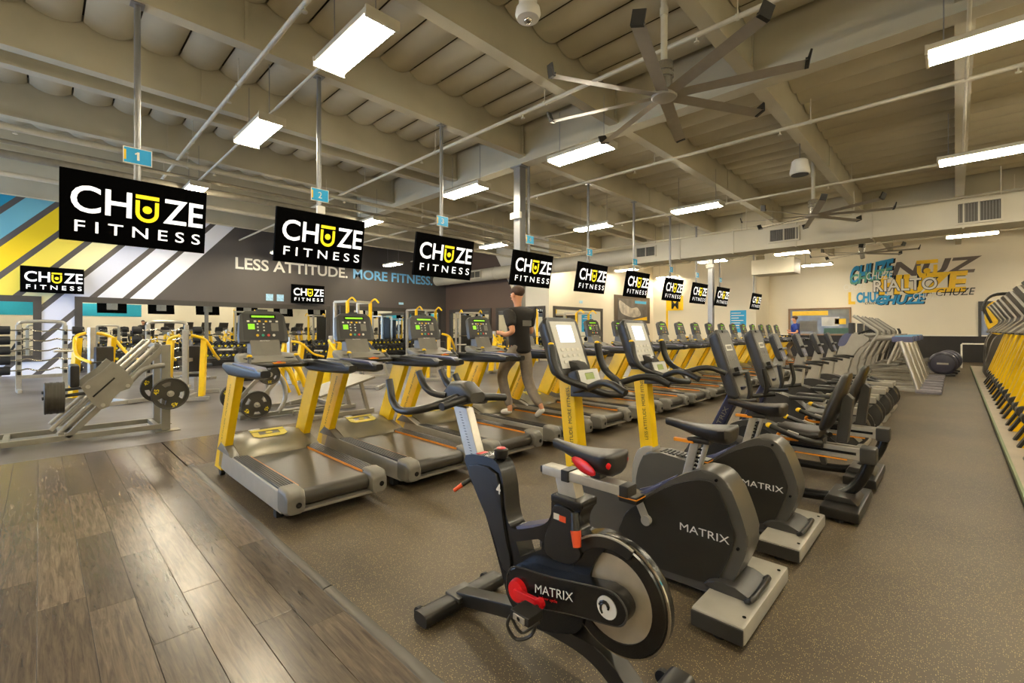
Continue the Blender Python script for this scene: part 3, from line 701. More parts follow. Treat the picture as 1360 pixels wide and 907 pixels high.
# ================================================================== treadmills (front towards -x, local origin at the middle of the footprint)
def treadmill_console(r, M):
    """upright display, face towards +x; M places it"""
    bm = NB()
    pr = [(-0.245, 0.0), (0.245, 0.0), (0.25, 0.06), (0.225, 0.3), (0.17, 0.345), (0, 0.352), (-0.17, 0.345), (-0.225, 0.3), (-0.25, 0.06)]
    prism(bm, pr, -0.07, 0.0, 0.01, axis='x', M=M); c = obj('console', bm, DGR, r)
    def pl(name, y0, y1, z0, z1, m, d=0.003, bev=0):
        b_ = NB(); box(b_, 0.0, d, y0, y1, z0, z1, bev, M); return obj(name, b_, m, c)
    pl('faceplate', -0.205, 0.205, 0.02, 0.315, BLK, 0.002)
    pl('message_display', -0.13, 0.13, 0.262, 0.305, SCRD, 0.004)
    pl('lit_text', -0.115, 0.115, 0.273, 0.294, GRN, 0.005)
    pl('program_screen', -0.155, -0.09, 0.14, 0.2, GRN, 0.005)
    for i, m_ in enumerate((BTNW, BTNW, YEL, YEL, BTNW, BTNW)):
        y = -0.15+0.055*i+(0.012 if i % 2 else 0); pl('button', y-0.012, y+0.012, 0.22, 0.238, m_, 0.006)
    for i in range(2):
        for j in range(3): pl('button', -0.06+0.06*i-0.008, -0.06+0.06*i+0.008, 0.192-j*0.036, 0.206-j*0.036, BTNW, 0.006)
    pl('keypad', 0.075, 0.15, 0.12, 0.21, MGR, 0.005)
    for i, m_ in enumerate((YEL, BTNG, BTNR, BTNW)):
        b_ = NB(); cyl(b_, M @ V(0.0, -0.07+0.055*i, 0.072), M @ V(0.008, -0.07+0.055*i, 0.072), 0.0145, n=12); obj('button', b_, m_, c)
    text('brand_lettering', 'MATRIX', M @ V(0.0025, -0.05, 0.006), M.to_3x3() @ V(0, 0.1, 0), M.to_3x3() @ V(0, 0, 0.012), LOGO, c, 0.01)
    b_ = NB(); box(b_, -0.02, 0.004, -0.055, 0.055, 0.345, 0.365, 0.004, M); obj('top_clip', b_, BLK, c)
def make_treadmill():
    r = thing('treadmill', 'treadmill', 'treadmill', (0, 0, 0))
    for s in (-1, 1):
        def yy(a_, b_): return (min(s*a_, s*b_), max(s*a_, s*b_))
        bm = NB(); y = yy(0.30, 0.42)
        prism(bm, [(-0.95, 0.10), (-0.55, 0.09), (0.8, 0.09), (0.8, 0.255), (-0.55, 0.27), (-0.9, 0.29)], y[0], y[1], 0.012); obj('side_rail', bm, LGR, r)
        bm = NB(); y = yy(0.275, 0.405)
        box(bm, -0.52, 0.78, y[0], y[1], 0.25, 0.272, 0.004)
        for k in range(6):
            q = yy(0.285+k*0.02, 0.294+k*0.02); box(bm, -0.5, 0.76, q[0], q[1], 0.272, 0.277)
        obj('foot_rail', bm, BLK, r)
        bm = NB(); y = yy(0.2685, 0.2735); box(bm, -0.42, 0.76, y[0], y[1], 0.243, 0.270); obj('accent_strip', bm, ORG, r)
        bm = NB(); y = yy(0.272, 0.425)
        loft(bm, [rect_ring(0.74, y[0]+0.004, y[1]-0.004, 0.095, 0.286, 0.03), rect_ring(0.76, *y, 0.09, 0.29, 0.035), rect_ring(0.88, *y, 0.092, 0.282, 0.035), rect_ring(0.925, y[0]+0.01, y[1]-0.012, 0.105, 0.25, 0.04), rect_ring(0.93, y[0]+0.03, y[1]-0.03, 0.13, 0.22, 0.03)])
        cap = obj('rear_cap', bm, MGR, r)
        bm = NB(); yc = (y[0]+y[1])/2+0.015; lathe(bm, [(0.022, 0.0), (0.022, 0.012), (0.01, 0.013)], (0.922, yc, 0.17), 'x', 12); obj('adjuster_hole', bm, BLK2, cap)
        # upright
        bm = NB(); y = yy(0.345, 0.42)
        prism(bm, [(-1.1, 0.07), (-0.86, 0.07), (-0.335, 1.06), (-0.60, 1.06)], y[0], y[1], 0.01); up = obj('upright', bm, YEL, r)
        yo = -0.4215 if s < 0 else 0.4215
        if s < 0: text('slogan_print', 'LESS ATTITUDE. MORE FITNESS.', (-0.86, yo, 0.28), (0.37, 0, 0.70), (-0.026, 0, 0.0137), INK, up, 0.0)
        # handrail arm
        bm = NB(); yc = s*0.385
        loft(bm, [rect_ring(-0.80, yc-0.035, yc+0.035, 1.10, 1.17, 0.025), rect_ring(-0.6, yc-0.045, yc+0.045, 1.055, 1.18, 0.03), rect_ring(-0.2, yc-0.05, yc+0.05, 1.06, 1.175, 0.03), rect_ring(0.28, yc-0.048, yc+0.048, 1.075, 1.165, 0.03), rect_ring(0.36, yc-0.04, yc+0.04, 1.095, 1.155, 0.02)])
        obj('handrail', bm, BLK, r)
        bm = NB(); prism(bm, [(-0.45, 1.172), (0.22, 1.16), (0.31, 1.13), (0.31, 1.142), (0.22, 1.176), (-0.4, 1.186)], yc-0.046, yc+0.046, 0.004); obj('rail_cap', bm, INDI if s < 0 else DGR, r)
        # sensor stalk with yellow tip
        bm = NB(); tube(bm, [(-0.5, s*0.26, 1.13), (-0.6, s*0.23, 1.22)], 0.018, 8); st = obj('control_stalk', bm, DGR, r)
        bm = NB(); ell(bm, (-0.61, s*0.228, 1.232), (0.03, 0.028, 0.018), 10); obj('stalk_tip', bm, YEL, st)
        bm = NB(); cyl(bm, (-0.95, s*0.385-0.02, 0.04), (-0.95, s*0.385+0.02, 0.04), 0.04, n=14); obj('transport_wheel', bm, RUB, r)
        bm = NB(); box(bm, 0.55, 0.62, s*0.36-0.03, s*0.36+0.03, 0.0, 0.1, 0.006); obj('rear_foot', bm, RUB, r)
    # belt with front and rear roller
    bm = NB()
    prism(bm, [(-0.6, 0.17), (-0.6, 0.252), (0.80, 0.252)]+[(0.82+0.062*math.sin(a_), 0.19+0.062*math.cos(a_)) for a_ in [PI*i/8 for i in range(9)]]+[(0.8, 0.128)], -0.268, 0.268); obj('belt', bm, BELT, r)
    bm = NB(); box(bm, -0.9, 0.7, -0.3, 0.3, 0.1, 0.165, 0.01); box(bm, 0.6, 0.9, -0.3, 0.3, 0.1, 0.122, 0.004); obj('deck_frame', bm, STEEL, r)
    # motor hood
    bm = NB(); rings = []
    for i in range(13):
        y = -0.345+0.69*i/12; k = 1-(abs(y)/0.345)**4
        rings.append([(-1.12, y, 0.14), (-1.14, y, 0.26), (-1.05, y, 0.36+0.03*k), (-0.85, y, 0.385+0.045*k), (-0.62, y, 0.33+0.045*k), (-0.46, y, 0.262+0.02*k), (-0.43-0.03*k*0, y, 0.235), (-0.5, y, 0.16)])
    loft(bm, rings); hood = obj('motor_hood', bm, STEEL if False else mat('hood_grey', '#77715f', 0.33, 0.25, 0.08, 4), r)
    for s in (-1, 1):
        bm = NB(); ya, yb = min(s*0.335, s*0.425), max(s*0.335, s*0.425)
        prism(bm, [(-0.98, 0.27), (-0.84, 0.365), (-0.7, 0.34), (-0.48, 0.27)], ya, yb, 0.008); obj('hood_side', bm, MGR, r)
    def on(x):   # height of the hood at mid
        return 0.43 if x < -0.85 else 0.43-(x+0.85)*(0.43-0.375)/0.23 if x < -0.62 else 0.375-(x+0.62)*(0.375-0.282)/0.16
    dx, dz = 0.23, -0.055; ln = math.hypot(dx, dz); U = V(dx/ln, 0, dz/ln); Nn = V(-dz/ln, 0, dx/ln)
    Mh = Matrix(((U.x, 0, Nn.x, -0.835), (0, 1, 0, 0), (U.z, 0, Nn.z, 0.431), (0, 0, 0, 1)))
    bm = NB()
    prism(bm, [(-0.0, -0.165), (0.0, 0.165), (0.045, 0.165), (0.045, -0.165)], 0.0, 0.004, axis='z', M=Mh)
    prism(bm, [(0.06, -0.165), (0.06, -0.1), (0.13, -0.1), (0.13, 0.1), (0.06, 0.1), (0.06, 0.165), (0.15, 0.165), (0.19, 0.12), (0.195, 0.0), (0.19, -0.12), (0.15, -0.165)], 0.0, 0.004, axis='z', M=Mh)
    prism(bm, [(0.09+0.025*math.cos(2*PI*i/12), 0.035*math.sin(2*PI*i/12)) for i in range(12)], 0.0, 0.004, axis='z', M=Mh)
    obj('hood_emblem', bm, EMBL, hood)
    bm = NB(); ell(bm, (-0.9, -0.1, 0.428), (0.03, 0.06, 0.008), 12); obj('hood_badge', bm, SIL, hood)
    # dash, crossbar and console
    bm = NB(); loft(bm, [rect_ring(-0.98, -0.26, 0.26, 1.17, 1.25, 0.03), rect_ring(-0.85, -0.3, 0.3, 1.13, 1.24, 0.03), rect_ring(-0.62, -0.31, 0.31, 1.11, 1.17, 0.02)]); dash = obj('dash', bm, MGR, r)
    for s in (-1, 1):
        bm = NB(); lathe(bm, [(0.055, 0.0), (0.055, 0.012), (0.045, 0.012), (0.04, 0.002)], (-0.75, s*0.2, 1.195), 'z', 16); obj('cup_holder', bm, BLK, dash)
    bm = NB(); tube(bm, spl([(-0.62, -0.36, 1.12), (-0.5, -0.2, 1.135), (-0.46, 0, 1.14), (-0.5, 0.2, 1.135), (-0.62, 0.36, 1.12)], 5), 0.024, 8); bar = obj('grip_bar', bm, BLK, r)
    bm = NB(); box(bm, -0.475, -0.435, -0.06, 0.06, 1.155, 1.17, 0.004); sk = obj('stop_key', bm, ORG, r)
    bm = NB(); box(bm, -0.465, -0.445, -0.02, 0.02, 1.17, 1.178, 0.003); obj('stop_button', bm, RED, sk)
    bm = NB(); prism(bm, [(-0.97, 1.22), (-0.80, 1.22), (-0.88, 1.4), (-0.96, 1.4)], -0.15, 0.15, 0.01); obj('console_neck', bm, MGR, r)
    Mc = Matrix.Translation((-0.87, 0, 1.37)) @ Matrix.Rotation(math.radians(-15), 4, 'Y')
    treadmill_console(r, Mc)
    return r
NT = 20; TP = 1.055
tm0 = make_treadmill(); tm0.location = (-4.5, 1.70, 0)
tm0['label'] = 'first yellow-post treadmill of the row, beside the wood floor'; tm0['group'] = 'row of yellow-post treadmills'
for k in range(1, NT):
    extra = ' with the running man in black on it' if k == 3 else (' with the person in blue on it' if k == 18 else ' counted from the wood floor')
    dup(tm0, (-4.5, 1.70+TP*k, 0), None, '%s yellow-post treadmill of the row%s' % (ORD[k], extra), 'row of yellow-post treadmills')
# ================================================================== spin bike (front towards -x)
ox = -1.35
def W(pts): return [(x-ox, z) for x, z in pts]
r = thing('spin_bike', 'black spin bike with red crank and silver flywheel in front', 'exercise bike', (ox, 1.6, 0))
outer = spl2(W([(-1.84, .845), (-1.815, .76), (-1.79, .71), (-1.73, .655), (-1.64, .48), (-1.56, .30), (-1.52, .215), (-1.44, .165), (-1.34, .165), (-1.26, .185), (-1.14, .235), (-1.10, .30), (-1.07, .42), (-1.06, .52), (-1.02, .60), (-0.97, .665), (-1.04, .672), (-1.10, .655), (-1.135, .665), (-1.125, .72), (-1.10, .785), (-1.25, .77), (-1.265, .70), (-1.30, .645), (-1.40, .595), (-1.49, .565), (-1.525, .585), (-1.545, .65), (-1.565, .78), (-1.63, .865)]), 3)
hole = W([(-1.475, .51), (-1.34, .565), (-1.315, .56), (-1.32, .525), (-1.45, .45)])
bm = NB(); prism(bm, outer, -0.05, 0.05, 0, [hole]); fr_ = obj('frame', bm, BLK2, r)
# frame shoulders: slimmer cheek plates so that the sides are not flat
for s in (-1, 1):
    bm = NB(); ys = (-0.062, -0.05) if s < 0 else (0.05, 0.062)
    prism(bm, spl2(W([(-1.80, .80), (-1.76, .70), (-1.63, .52), (-1.55, .36), (-1.50, .40), (-1.55, .56), (-1.60, .80)]), 3), ys[0], ys[1], 0.004); obj('mast_cheek', bm, BLK, r)
    bm = NB(); prism(bm, spl2(W([(-1.24, .745), (-1.25, .68), (-1.29, .6), (-1.28, .52), (-1.16, .52), (-1.10, .58), (-1.14, .64), (-1.14, .74)]), 3), ys[0], ys[1], 0.004); obj('seat_tube_cheek', bm, BLK, r)
bm = NB(); prism(bm, W([(-1.47, .562), (-1.31, .63), (-1.305, .645), (-1.48, .576)]), -0.047, 0.047, 0.004); obj('beam_accent', bm, INDI, r)
# flywheel
wc_ = (-0.965-ox, 0, 0.452)
bm = NB(); lathe(bm, [(0.20, -0.028), (0.222, -0.026), (0.228, -0.016), (0.228, 0.016), (0.222, 0.026), (0.20, 0.028)], wc_, 'y', 48); fw_o = obj('flywheel', bm, BLK2, r)
bm = NB(); lathe(bm, [(0.04, -0.034), (0.165, -0.034), (0.172, -0.03)], wc_, 'y', 48); obj('flywheel_disc', bm, mat('flywheel_steel', '#b5ab98', 0.3, 0.45, 0.06, 20), fw_o)
bm = NB(); lathe(bm, [(0.168, -0.040), (0.215, -0.036), (0.219, -0.026), (0.168, -0.026)], wc_, 'y', 48, True); obj('flywheel_ring', bm, BLK2, fw_o)
bm = NB(); tube(bm, [(wc_[0]+0.226*math.cos(a_), -0.02, wc_[2]+0.226*math.sin(a_)) for a_ in [2*PI*i/48 for i in range(48)]], 0.006, 6, True); obj('rim_edge', bm, CHR, fw_o)
# shroud arm over the wheel
bm = NB(); pts_o = [(wc_[0]+0.236*math.cos(a_), wc_[2]+0.236*math.sin(a_)) for a_ in [math.radians(150-6*i) for i in range(15)]]
pts_i = [(wc_[0]+0.19*math.cos(a_), wc_[2]+0.19*math.sin(a_)) for a_ in [math.radians(66+6*i) for i in range(17)]]
prism(bm, pts_o+pts_i, -0.052, -0.036, 0.003); obj('wheel_shroud', bm, BLK, r)
bm = NB(); tube(bm, [(p[0], -0.05, p[1]) for p in pts_o], 0.005, 6); obj('shroud_trim', bm, LGR, r)
# chain guard
gp = spl2(W([(-1.465, .36), (-1.45, .41), (-1.40, .445), (-1.2, .475), (-1.0, .515), (-0.905, .525), (-0.855, .48), (-0.87, .425), (-0.93, .40), (-1.1, .365), (-1.3, .31), (-1.40, .285), (-1.455, .31)]), 4)
bm = NB(); prism(bm, gp, -0.125, -0.05, 0.012); cg = obj('chain_guard', bm, BLK2, r)
bm = NB(); tube(bm, [(p[0], -0.122, p[1]) for p in gp], 0.004, 6, True); obj('guard_rim', bm, DGR, cg)
text('brand_lettering', 'MATRIX', (-1.29-ox, -0.127, 0.378), (0.20, 0, 0.042), (0.0, 0, 0.036), LOGO, cg, 0.0)
text('model_lettering', 'indoor cycle', (-1.27-ox, -0.127, 0.358), (0.10, 0, 0.02), (0, 0, 0.016), RED, cg, 0.01)
bm = NB(); lathe(bm, [(0.042, -0.129), (0.042, -0.125)], (-0.935-ox, 0, 0.463), 'y', 24); em = obj('guard_emblem', bm, LOGO, cg)
for q in (-0.4, 0.6):
    bm = NB(); tube(bm, [(-0.935-ox+0.028*math.cos(a_+q)*k_, -0.130, 0.463+0.03*math.sin(a_+q)*k_) for a_, k_ in [(i*0.5, 0.25+i*0.12) for i in range(8)]], 0.0045, 5); obj('emblem_swirl', bm, BLK2, em)
# crank and pedals
cc = (-1.385-ox, 0.352)
bm = NB(); lathe(bm, [(0.02, -0.15), (0.045, -0.148), (0.05, -0.13), (0.05, -0.12)], (cc[0], 0, cc[1]), 'y', 24); ck = obj('crank_hub', bm, RED, r)
bm = NB(); beam(bm, (cc[0], -0.152, cc[1]), (cc[0]+0.15, -0.16, cc[1]+0.015), 0.018, 0.034, 0.004); lathe(bm, [(0.022, -0.175), (0.022, -0.15)], (cc[0]+0.15, 0, cc[1]+0.015), 'y', 16); obj('crank_arm', bm, RED, ck)
pc = V(cc[0]+0.15, -0.24, cc[1]+0.01)
bm = NB(); box(bm, pc.x-0.05, pc.x+0.05, pc.y-0.045, pc.y+0.045, pc.z-0.018, pc.z+0.018, 0.006); cyl(bm, (pc.x, -0.17, pc.z), (pc.x, -0.29, pc.z), 0.009, n=8); pd = obj('pedal', bm, BLK, r)
bm = NB(); tube(bm, spl([(pc.x-0.05, pc.y-0.04, pc.z-0.01), (pc.x-0.08, pc.y-0.03, pc.z-0.07), (pc.x-0.06, pc.y, pc.z-0.13), (pc.x+0.0, pc.y+0.03, pc.z-0.10), (pc.x+0.02, pc.y+0.04, pc.z-0.02)], 5), 0.007, 6); tube(bm, spl([(pc.x-0.06, pc.y-0.03, pc.z-0.02), (pc.x-0.03, pc.y, pc.z-0.09), (pc.x+0.04, pc.y+0.03, pc.z-0.03)], 5), 0.006, 6); obj('toe_cage', bm, DGR, pd)
bm = NB(); box(bm, pc.x-0.03, pc.x+0.03, pc.y-0.05, pc.y-0.04, pc.z-0.012, pc.z+0.012, 0.003); obj('pedal_clip', bm, SIL, pd)
bm = NB(); beam(bm, (cc[0], 0.1, cc[1]), (cc[0]-0.15, 0.12, cc[1]-0.015), 0.018, 0.034, 0.004); obj('crank_arm', bm, RED, r)
bm = NB(); box(bm, cc[0]-0.2, cc[0]-0.1, 0.14, 0.23, cc[1]-0.035, cc[1]-0.0, 0.006); obj('pedal', bm, BLK, r)
# handlebar post, bars
bm = NB(); prism(bm, W([(-1.86, .80), (-1.75, .80), (-1.865, 1.085), (-1.975, 1.085)]), -0.025, 0.025, 0.006); hp = obj('handlebar_post', bm, SIL, r)
for k in range(16):
    bm = NB(); box(bm, -1.80-ox-0.1*k/16-0.008-0.02, -1.80-ox-0.1*k/16+0.008-0.02, -0.0262, -0.0245, 0.85+0.22*k/16, 0.853+0.22*k/16); obj('scale_mark', bm, INK, hp)
bm = NB(); loft(bm, [rect_ring(-2.03-ox, -0.05, 0.05, 1.10, 1.17, 0.02), rect_ring(-1.97-ox, -0.06, 0.06, 1.09, 1.22, 0.03), rect_ring(-1.88-ox, -0.06, 0.06, 1.10, 1.22, 0.03), rect_ring(-1.80-ox, -0.05, 0.05, 1.12, 1.17, 0.02)]); obj('handlebar_block', bm, DGR, r)
for s in (-1, 1):
    bm = NB(); tube(bm, spl([(-1.9-ox, s*0.05, 1.14), (-1.93-ox, s*0.16, 1.11), (-2.02-ox, s*0.24, 1.08), (-2.14-ox, s*0.255, 1.07), (-2.22-ox, s*0.25, 1.11), (-2.26-ox, s*0.24, 1.18), (-2.28-ox, s*0.235, 1.22)], 5), [0.024]*6+[0.02]*25, 10); obj('outer_grip', bm, BLK, r)
    bm = NB(); tube(bm, spl([(-2.0-ox, s*0.05, 1.14), (-2.1-ox, s*0.075, 1.15), (-2.17-ox, s*0.08, 1.19), (-2.22-ox, s*0.08, 1.26)], 5), 0.019, 10); obj('inner_grip', bm, BLK, r)
    bm = NB(); tube(bm, spl([(-1.84-ox, s*0.05, 1.14), (-1.83-ox, s*0.14, 1.13), (-1.82-ox, s*0.22, 1.12)], 5), 0.021, 10); obj('side_grip', bm, BLK, r)
bm = NB(); lathe(bm, [(0.018, 0.86), (0.03, 0.865), (0.036, 0.885), (0.036, 0.905), (0.025, 0.912)], (-1.625-ox, -0.0, 0), 'z', 20); kn = obj('resistance_knob', bm, BLK, r)
bm = NB(); lathe(bm, [(0.024, 0.911), (0.02, 0.915)], (-1.625-ox, -0.0, 0), 'z', 16); obj('knob_cap', bm, RED, kn)
bm = NB(); box(bm, -1.78-ox, -1.71-ox, -0.03, 0.03, 0.852, 0.864, 0.003); obj('post_collar', bm, RED, r)
bm = NB(); tube(bm, [(-1.80-ox, -0.04, 0.73), (-1.83-ox, -0.08, 0.70)], 0.012, 8); lv = obj('lever', bm, BLK, r)
bm = NB(); tube(bm, [(-1.83-ox, -0.08, 0.70), (-1.86-ox, -0.11, 0.67)], [0.013, 0.009], 8); obj('lever_tip', bm, ORED, lv)
text('numeral', '4', (-1.595-ox, -0.0635, 0.71), (0.03, 0, 0), (0, 0, 0.05), LOGO, r, 0.03)
# seat post, slider, saddle
bm = NB(); prism(bm, W([(-1.235, .76), (-1.14, .77), (-1.165, .87), (-1.26, .86)]), -0.03, 0.03, 0.006); obj('seat_post', bm, SIL, r)
bm = NB(); box(bm, -1.26-ox, -1.10-ox, -0.06, 0.06, 0.755, 0.79, 0.008); obj('post_collar', bm, BLK2, r)
bm = NB(); box(bm, -1.33-ox, -0.93-ox, -0.035, 0.035, 0.855, 0.895, 0.006); sl = obj('seat_slider', bm, SIL, r)
bm = NB(); box(bm, -0.94-ox, -0.90-ox, -0.036, 0.036, 0.853, 0.897, 0.006); box(bm, -1.345-ox, -1.325-ox, -0.03, 0.03, 0.86, 0.89, 0.004); obj('slider_cap', bm, BLK, sl)
bm = NB(); box(bm, -1.22-ox, -1.18-ox, -0.04, 0.04, 0.85, 0.9, 0.004); obj('slider_clamp', bm, BLK, sl)
bm = NB(); prism(bm, W([(-1.08, .89), (-1.03, .89), (-1.035, .94), (-1.075, .94)]), -0.025, 0.025, 0.004); obj('saddle_clamp', bm, BLK, r)
def saddle(r, x0, x1, z, wn, ww, m, nm='saddle'):
    """nose at x0 (front), wide tail at x1"""
    bm = NB(); rings = []; n = 14; L_ = x1-x0
    for i in range(11):
        t = i/10; x = x0+L_*t; s_ = t*t*(3-2*t)
        hw = wn+(ww-wn)*max(0, (t-0.25)/0.75)**1.3 if t > 0.25 else wn*(0.75+t)
        if t > 0.92: hw *= 0.9
        th = 0.030+0.055*s_; zt = z+0.02*(1-t)*(1-t)+0.02*t**3
        rings.append([(x, hw*math.copysign(abs(math.cos(a_))**0.7, math.cos(a_)), zt+(0.012 if math.sin(a_) > 0 else th)*math.copysign(abs(math.sin(a_))**0.8, math.sin(a_))) for a_ in [2*PI*j/n for j in range(n)]])
    cx = sum(p[1] for p in rings[-1])/n; cz = sum(p[2] for p in rings[-1])/n
    for k_, e_ in ((0.82, 0.012), (0.45, 0.02)): rings.append([(x1+e_, cx+(p[1]-cx)*k_, cz+(p[2]-cz)*k_) for p in rings[10]])
    loft(bm, rings); return obj(nm, bm, m, r, ang=60)
sd = saddle(r, -1.28-ox, -0.97-ox, 0.985, 0.026, 0.095, LEA)
for s in (-1, 1):
    bm = NB(); ell(bm, (-1.09-ox, s*0.058, 0.945), (0.085, 0.014, 0.026), 14, Matrix.Rotation(s*0.36, 4, 'Z') @ Matrix.Rotation(0.12, 4, 'Y')); obj('saddle_side', bm, RED, sd)
    bm = NB(); ell(bm, (-0.968-ox, s*0.062, 0.975), (0.012, 0.018, 0.02), 10); obj('saddle_tail', bm, RED, sd)
bm = NB(); tube(bm, [(-1.13-ox, -0.062, 0.745), (-1.115-ox, -0.075, 0.68)], [0.016, 0.02], 10); lv = obj('lever', bm, BLK, r)
bm = NB(); tube(bm, [(-1.115-ox, -0.075, 0.68), (-1.10-ox, -0.085, 0.62)], [0.022, 0.017], 10); obj('lever_tip', bm, ORED, lv)
bm = NB(); box(bm, -1.24-ox, -1.21-ox, -0.0635, -0.061, 0.69, 0.715); obj('sticker', bm, PANL, r); bm = NB(); box(bm, -1.21-ox, -1.175-ox, -0.0635, -0.061, 0.688, 0.713); obj('sticker', bm, ORED, r)
# feet
bm = NB(); beam(bm, (-1.93-ox, 0, 0.055), (-1.46-ox, 0, 0.17), 0.085, 0.07, 0.012); obj('front_leg', bm, BLK, r)
bm = NB(); prism(bm, spl2(W([(-1.46, .20), (-1.3, .20), (-1.1, .225), (-0.98, .20), (-0.86, .10), (-0.80, .02), (-0.88, .02), (-0.95, .09), (-1.06, .15), (-1.2, .165), (-1.44, .155)]), 3), -0.045, 0.045, 0.008); rl = obj('rear_leg', bm, BLK, r)
bm = NB(); box(bm, -0.955-ox, -0.875-ox, -0.047, -0.045, 0.075, 0.11, 0, None); obj('sticker', bm, LOGO, rl)
for nm, x, a_ in (('front_stabiliser', -1.93, 0.5), ('rear_stabiliser', -0.82, 0.5)):
    bm = NB(); rg = [[(x-ox+0.055*math.copysign(abs(math.cos(t))**0.6, math.cos(t)), y, 0.045+0.033*math.copysign(abs(math.sin(t))**0.6, math.sin(t))) for t in [2*PI*j/16 for j in range(16)]] for y in (-0.27, -0.1, 0.1, 0.27)]
    loft(bm, rg); st = obj(nm, bm, BLK, r)
    for s in (-1, 1):
        bm = NB(); cyl(bm, (x-ox-0.065, s*0.23-0.012, 0.035), (x-ox-0.065, s*0.23+0.012, 0.035), 0.032, n=14); obj('transport_wheel', bm, RUB, st)
        bm = NB(); cyl(bm, (x-ox, s*0.22, 0.0), (x-ox, s*0.22, 0.02), 0.025, n=12); obj('foot', bm, RUB, st)
    bm = NB(); box(bm, x-ox-0.06, x-ox+0.06, -0.07, 0.07, 0.055, 0.085, 0.01); obj('bracket', bm, DGR, st)
# ================================================================== upright bikes
def make_upright():
    r = thing('upright_bike', 'upright bike', 'exercise bike'); ox = -1.35
    def W(p): return [(a-ox, b_) for a, b_ in p]
    prof = spl2(W([(-1.98, .05), (-1.98, .30), (-1.93, .42), (-1.84, .47), (-1.62, .455), (-1.45, .44), (-1.34, .50), (-1.20, .62), (-1.06, .705), (-0.96, .725), (-0.885, .69), (-0.835, .60), (-0.785, .46), (-0.775, .37), (-0.81, .25), (-0.87, .13), (-0.95, .07), (-1.2, .05), (-1.6, .05)]), 3)
    bm = NB(); prism(bm, prof, -0.105, 0.105, 0.02); obj('body_shell', bm, mat('charcoal_shell', '#55524b', 0.34, 0.25, 0.05), r)
    inn = spl2(W([(-1.52, .10), (-1.50, .32), (-1.40, .43), (-1.22, .575), (-1.06, .655), (-0.965, .672), (-0.915, .63), (-0.85, .46), (-0.84, .38), (-0.90, .2), (-0.96, .12), (-1.2, .095)]), 3)
    for s in (-1, 1):
        bm = NB(); prism(bm, inn, *((-0.116, -0.10) if s < 0 else (0.10, 0.116)), 0.006); sp_ = obj('side_panel', bm, mat('black_panel', '#2b2923', 0.3, 0, 0.06), r)
        yo = -0.1165 if s < 0 else 0.1165
        text('brand_lettering', 'MATRIX', ((-1.13 if s < 0 else -0.86)-ox, yo, 0.36), (0.27*(1 if s < 0 else -1), 0, 0.0), (0, 0, 0.042), LOGO, sp_, 0.0)
        bm = NB(); prism(bm, W([(-1.5, .42), (-1.40, .465), (-1.25, .58), (-1.24, .60), (-1.41, .49), (-1.5, .45)]), *((-0.112, -0.10) if s < 0 else (0.10, 0.112)), 0.003); obj('edge_accent', bm, INDI, r)
        for q in ((-1.44, .455), (-0.93, .685), (-0.82, .35)):
            bm = NB(); cyl(bm, (q[0]-ox, s*0.104, q[1]), (q[0]-ox, s*0.117, q[1]), 0.008, n=8); obj('screw', bm, BLK2, r)
        # crank and pedal
        c_ = V(-1.33-ox, s*0.13, 0.36); e_ = c_+V(-0.055*(1 if s < 0 else -1), s*0.02, 0.14 if s < 0 else -0.14)
        bm = NB(); beam(bm, c_, e_, 0.02, 0.045, 0.006); cyl(bm, (c_.x, s*0.10, c_.z), (c_.x, s*0.145, c_.z), 0.03, n=14); obj('crank_arm', bm, LGR, r)
        bm = NB(); box(bm, e_.x-0.06, e_.x+0.06, e_.y+min(0, s*0.11), e_.y+max(0, s*0.11), e_.z-0.02, e_.z+0.025, 0.012); pd = obj('pedal', bm, BLK, r)
        bm = NB(); box(bm, e_.x-0.062, e_.x+0.062, e_.y+min(0, s*0.112), e_.y+max(0, s*0.112), e_.z+0.006, e_.z+0.014, 0.003); obj('pedal_edge', bm, ORG, pd)
    for k in range(9):
        bm = NB(); x = -1.80+k*0.035; box(bm, x-ox, x-ox+0.02, -0.06, 0.06, 0.462-0.0006*k, 0.476-0.0006*k, 0.003); obj('step_rib', bm, DGR, r)
    bm = NB(); prism(bm, spl2(W([(-2.04, .04), (-2.05, .32), (-1.99, .46), (-1.88, .50), (-1.86, .44), (-1.94, .36), (-1.95, .04)]), 3), -0.075, 0.075, 0.015); obj('front_cowl', bm, LGR, r)
    bm = NB(); prism(bm, W([(-1.985, .44), (-1.86, .44), (-1.94, 1.20), (-2.07, 1.20)]), -0.05, 0.05, 0.01); post = obj('post', bm, YEL, r)
    text('slogan_print', 'LESS ATTITUDE. MORE FITNESS.', (-1.91-ox, -0.0515, 0.55), (-0.055, 0, 0.55), (-0.03, 0, -0.003), INK, post, 0.0)
    # seat
    bm = NB(); prism(bm, W([(-1.165, .62), (-1.115, .62), (-1.055, .86), (-1.105, .86)]), -0.026, 0.026, 0.005); prism(bm, W([(-1.085, .66), (-1.065, .66), (-1.01, .86), (-1.03, .86)]), -0.02, 0.02, 0.004); obj('seat_post', bm, SIL, r)
    bm = NB()
    for k in range(7):
        t = k/7; box(bm, -1.115-ox+0.055*t, -1.08-ox+0.055*t, -0.018, 0.018, 0.66+0.17*t, 0.672+0.17*t)
    obj('post_notches', bm, BLK2, r)
    bm = NB(); box(bm, -1.2-ox, -1.08-ox, -0.05, -0.02, 0.845, 0.865, 0.006); obj('seat_lever', bm, ORG, r)
    bm = NB(); box(bm, -1.12-ox, -0.99-ox, -0.05, 0.05, 0.85, 0.88, 0.01); obj('seat_bracket', bm, BLK, r)
    saddle(r, -1.26-ox, -0.89-ox, 0.935, 0.035, 0.125, LEA)
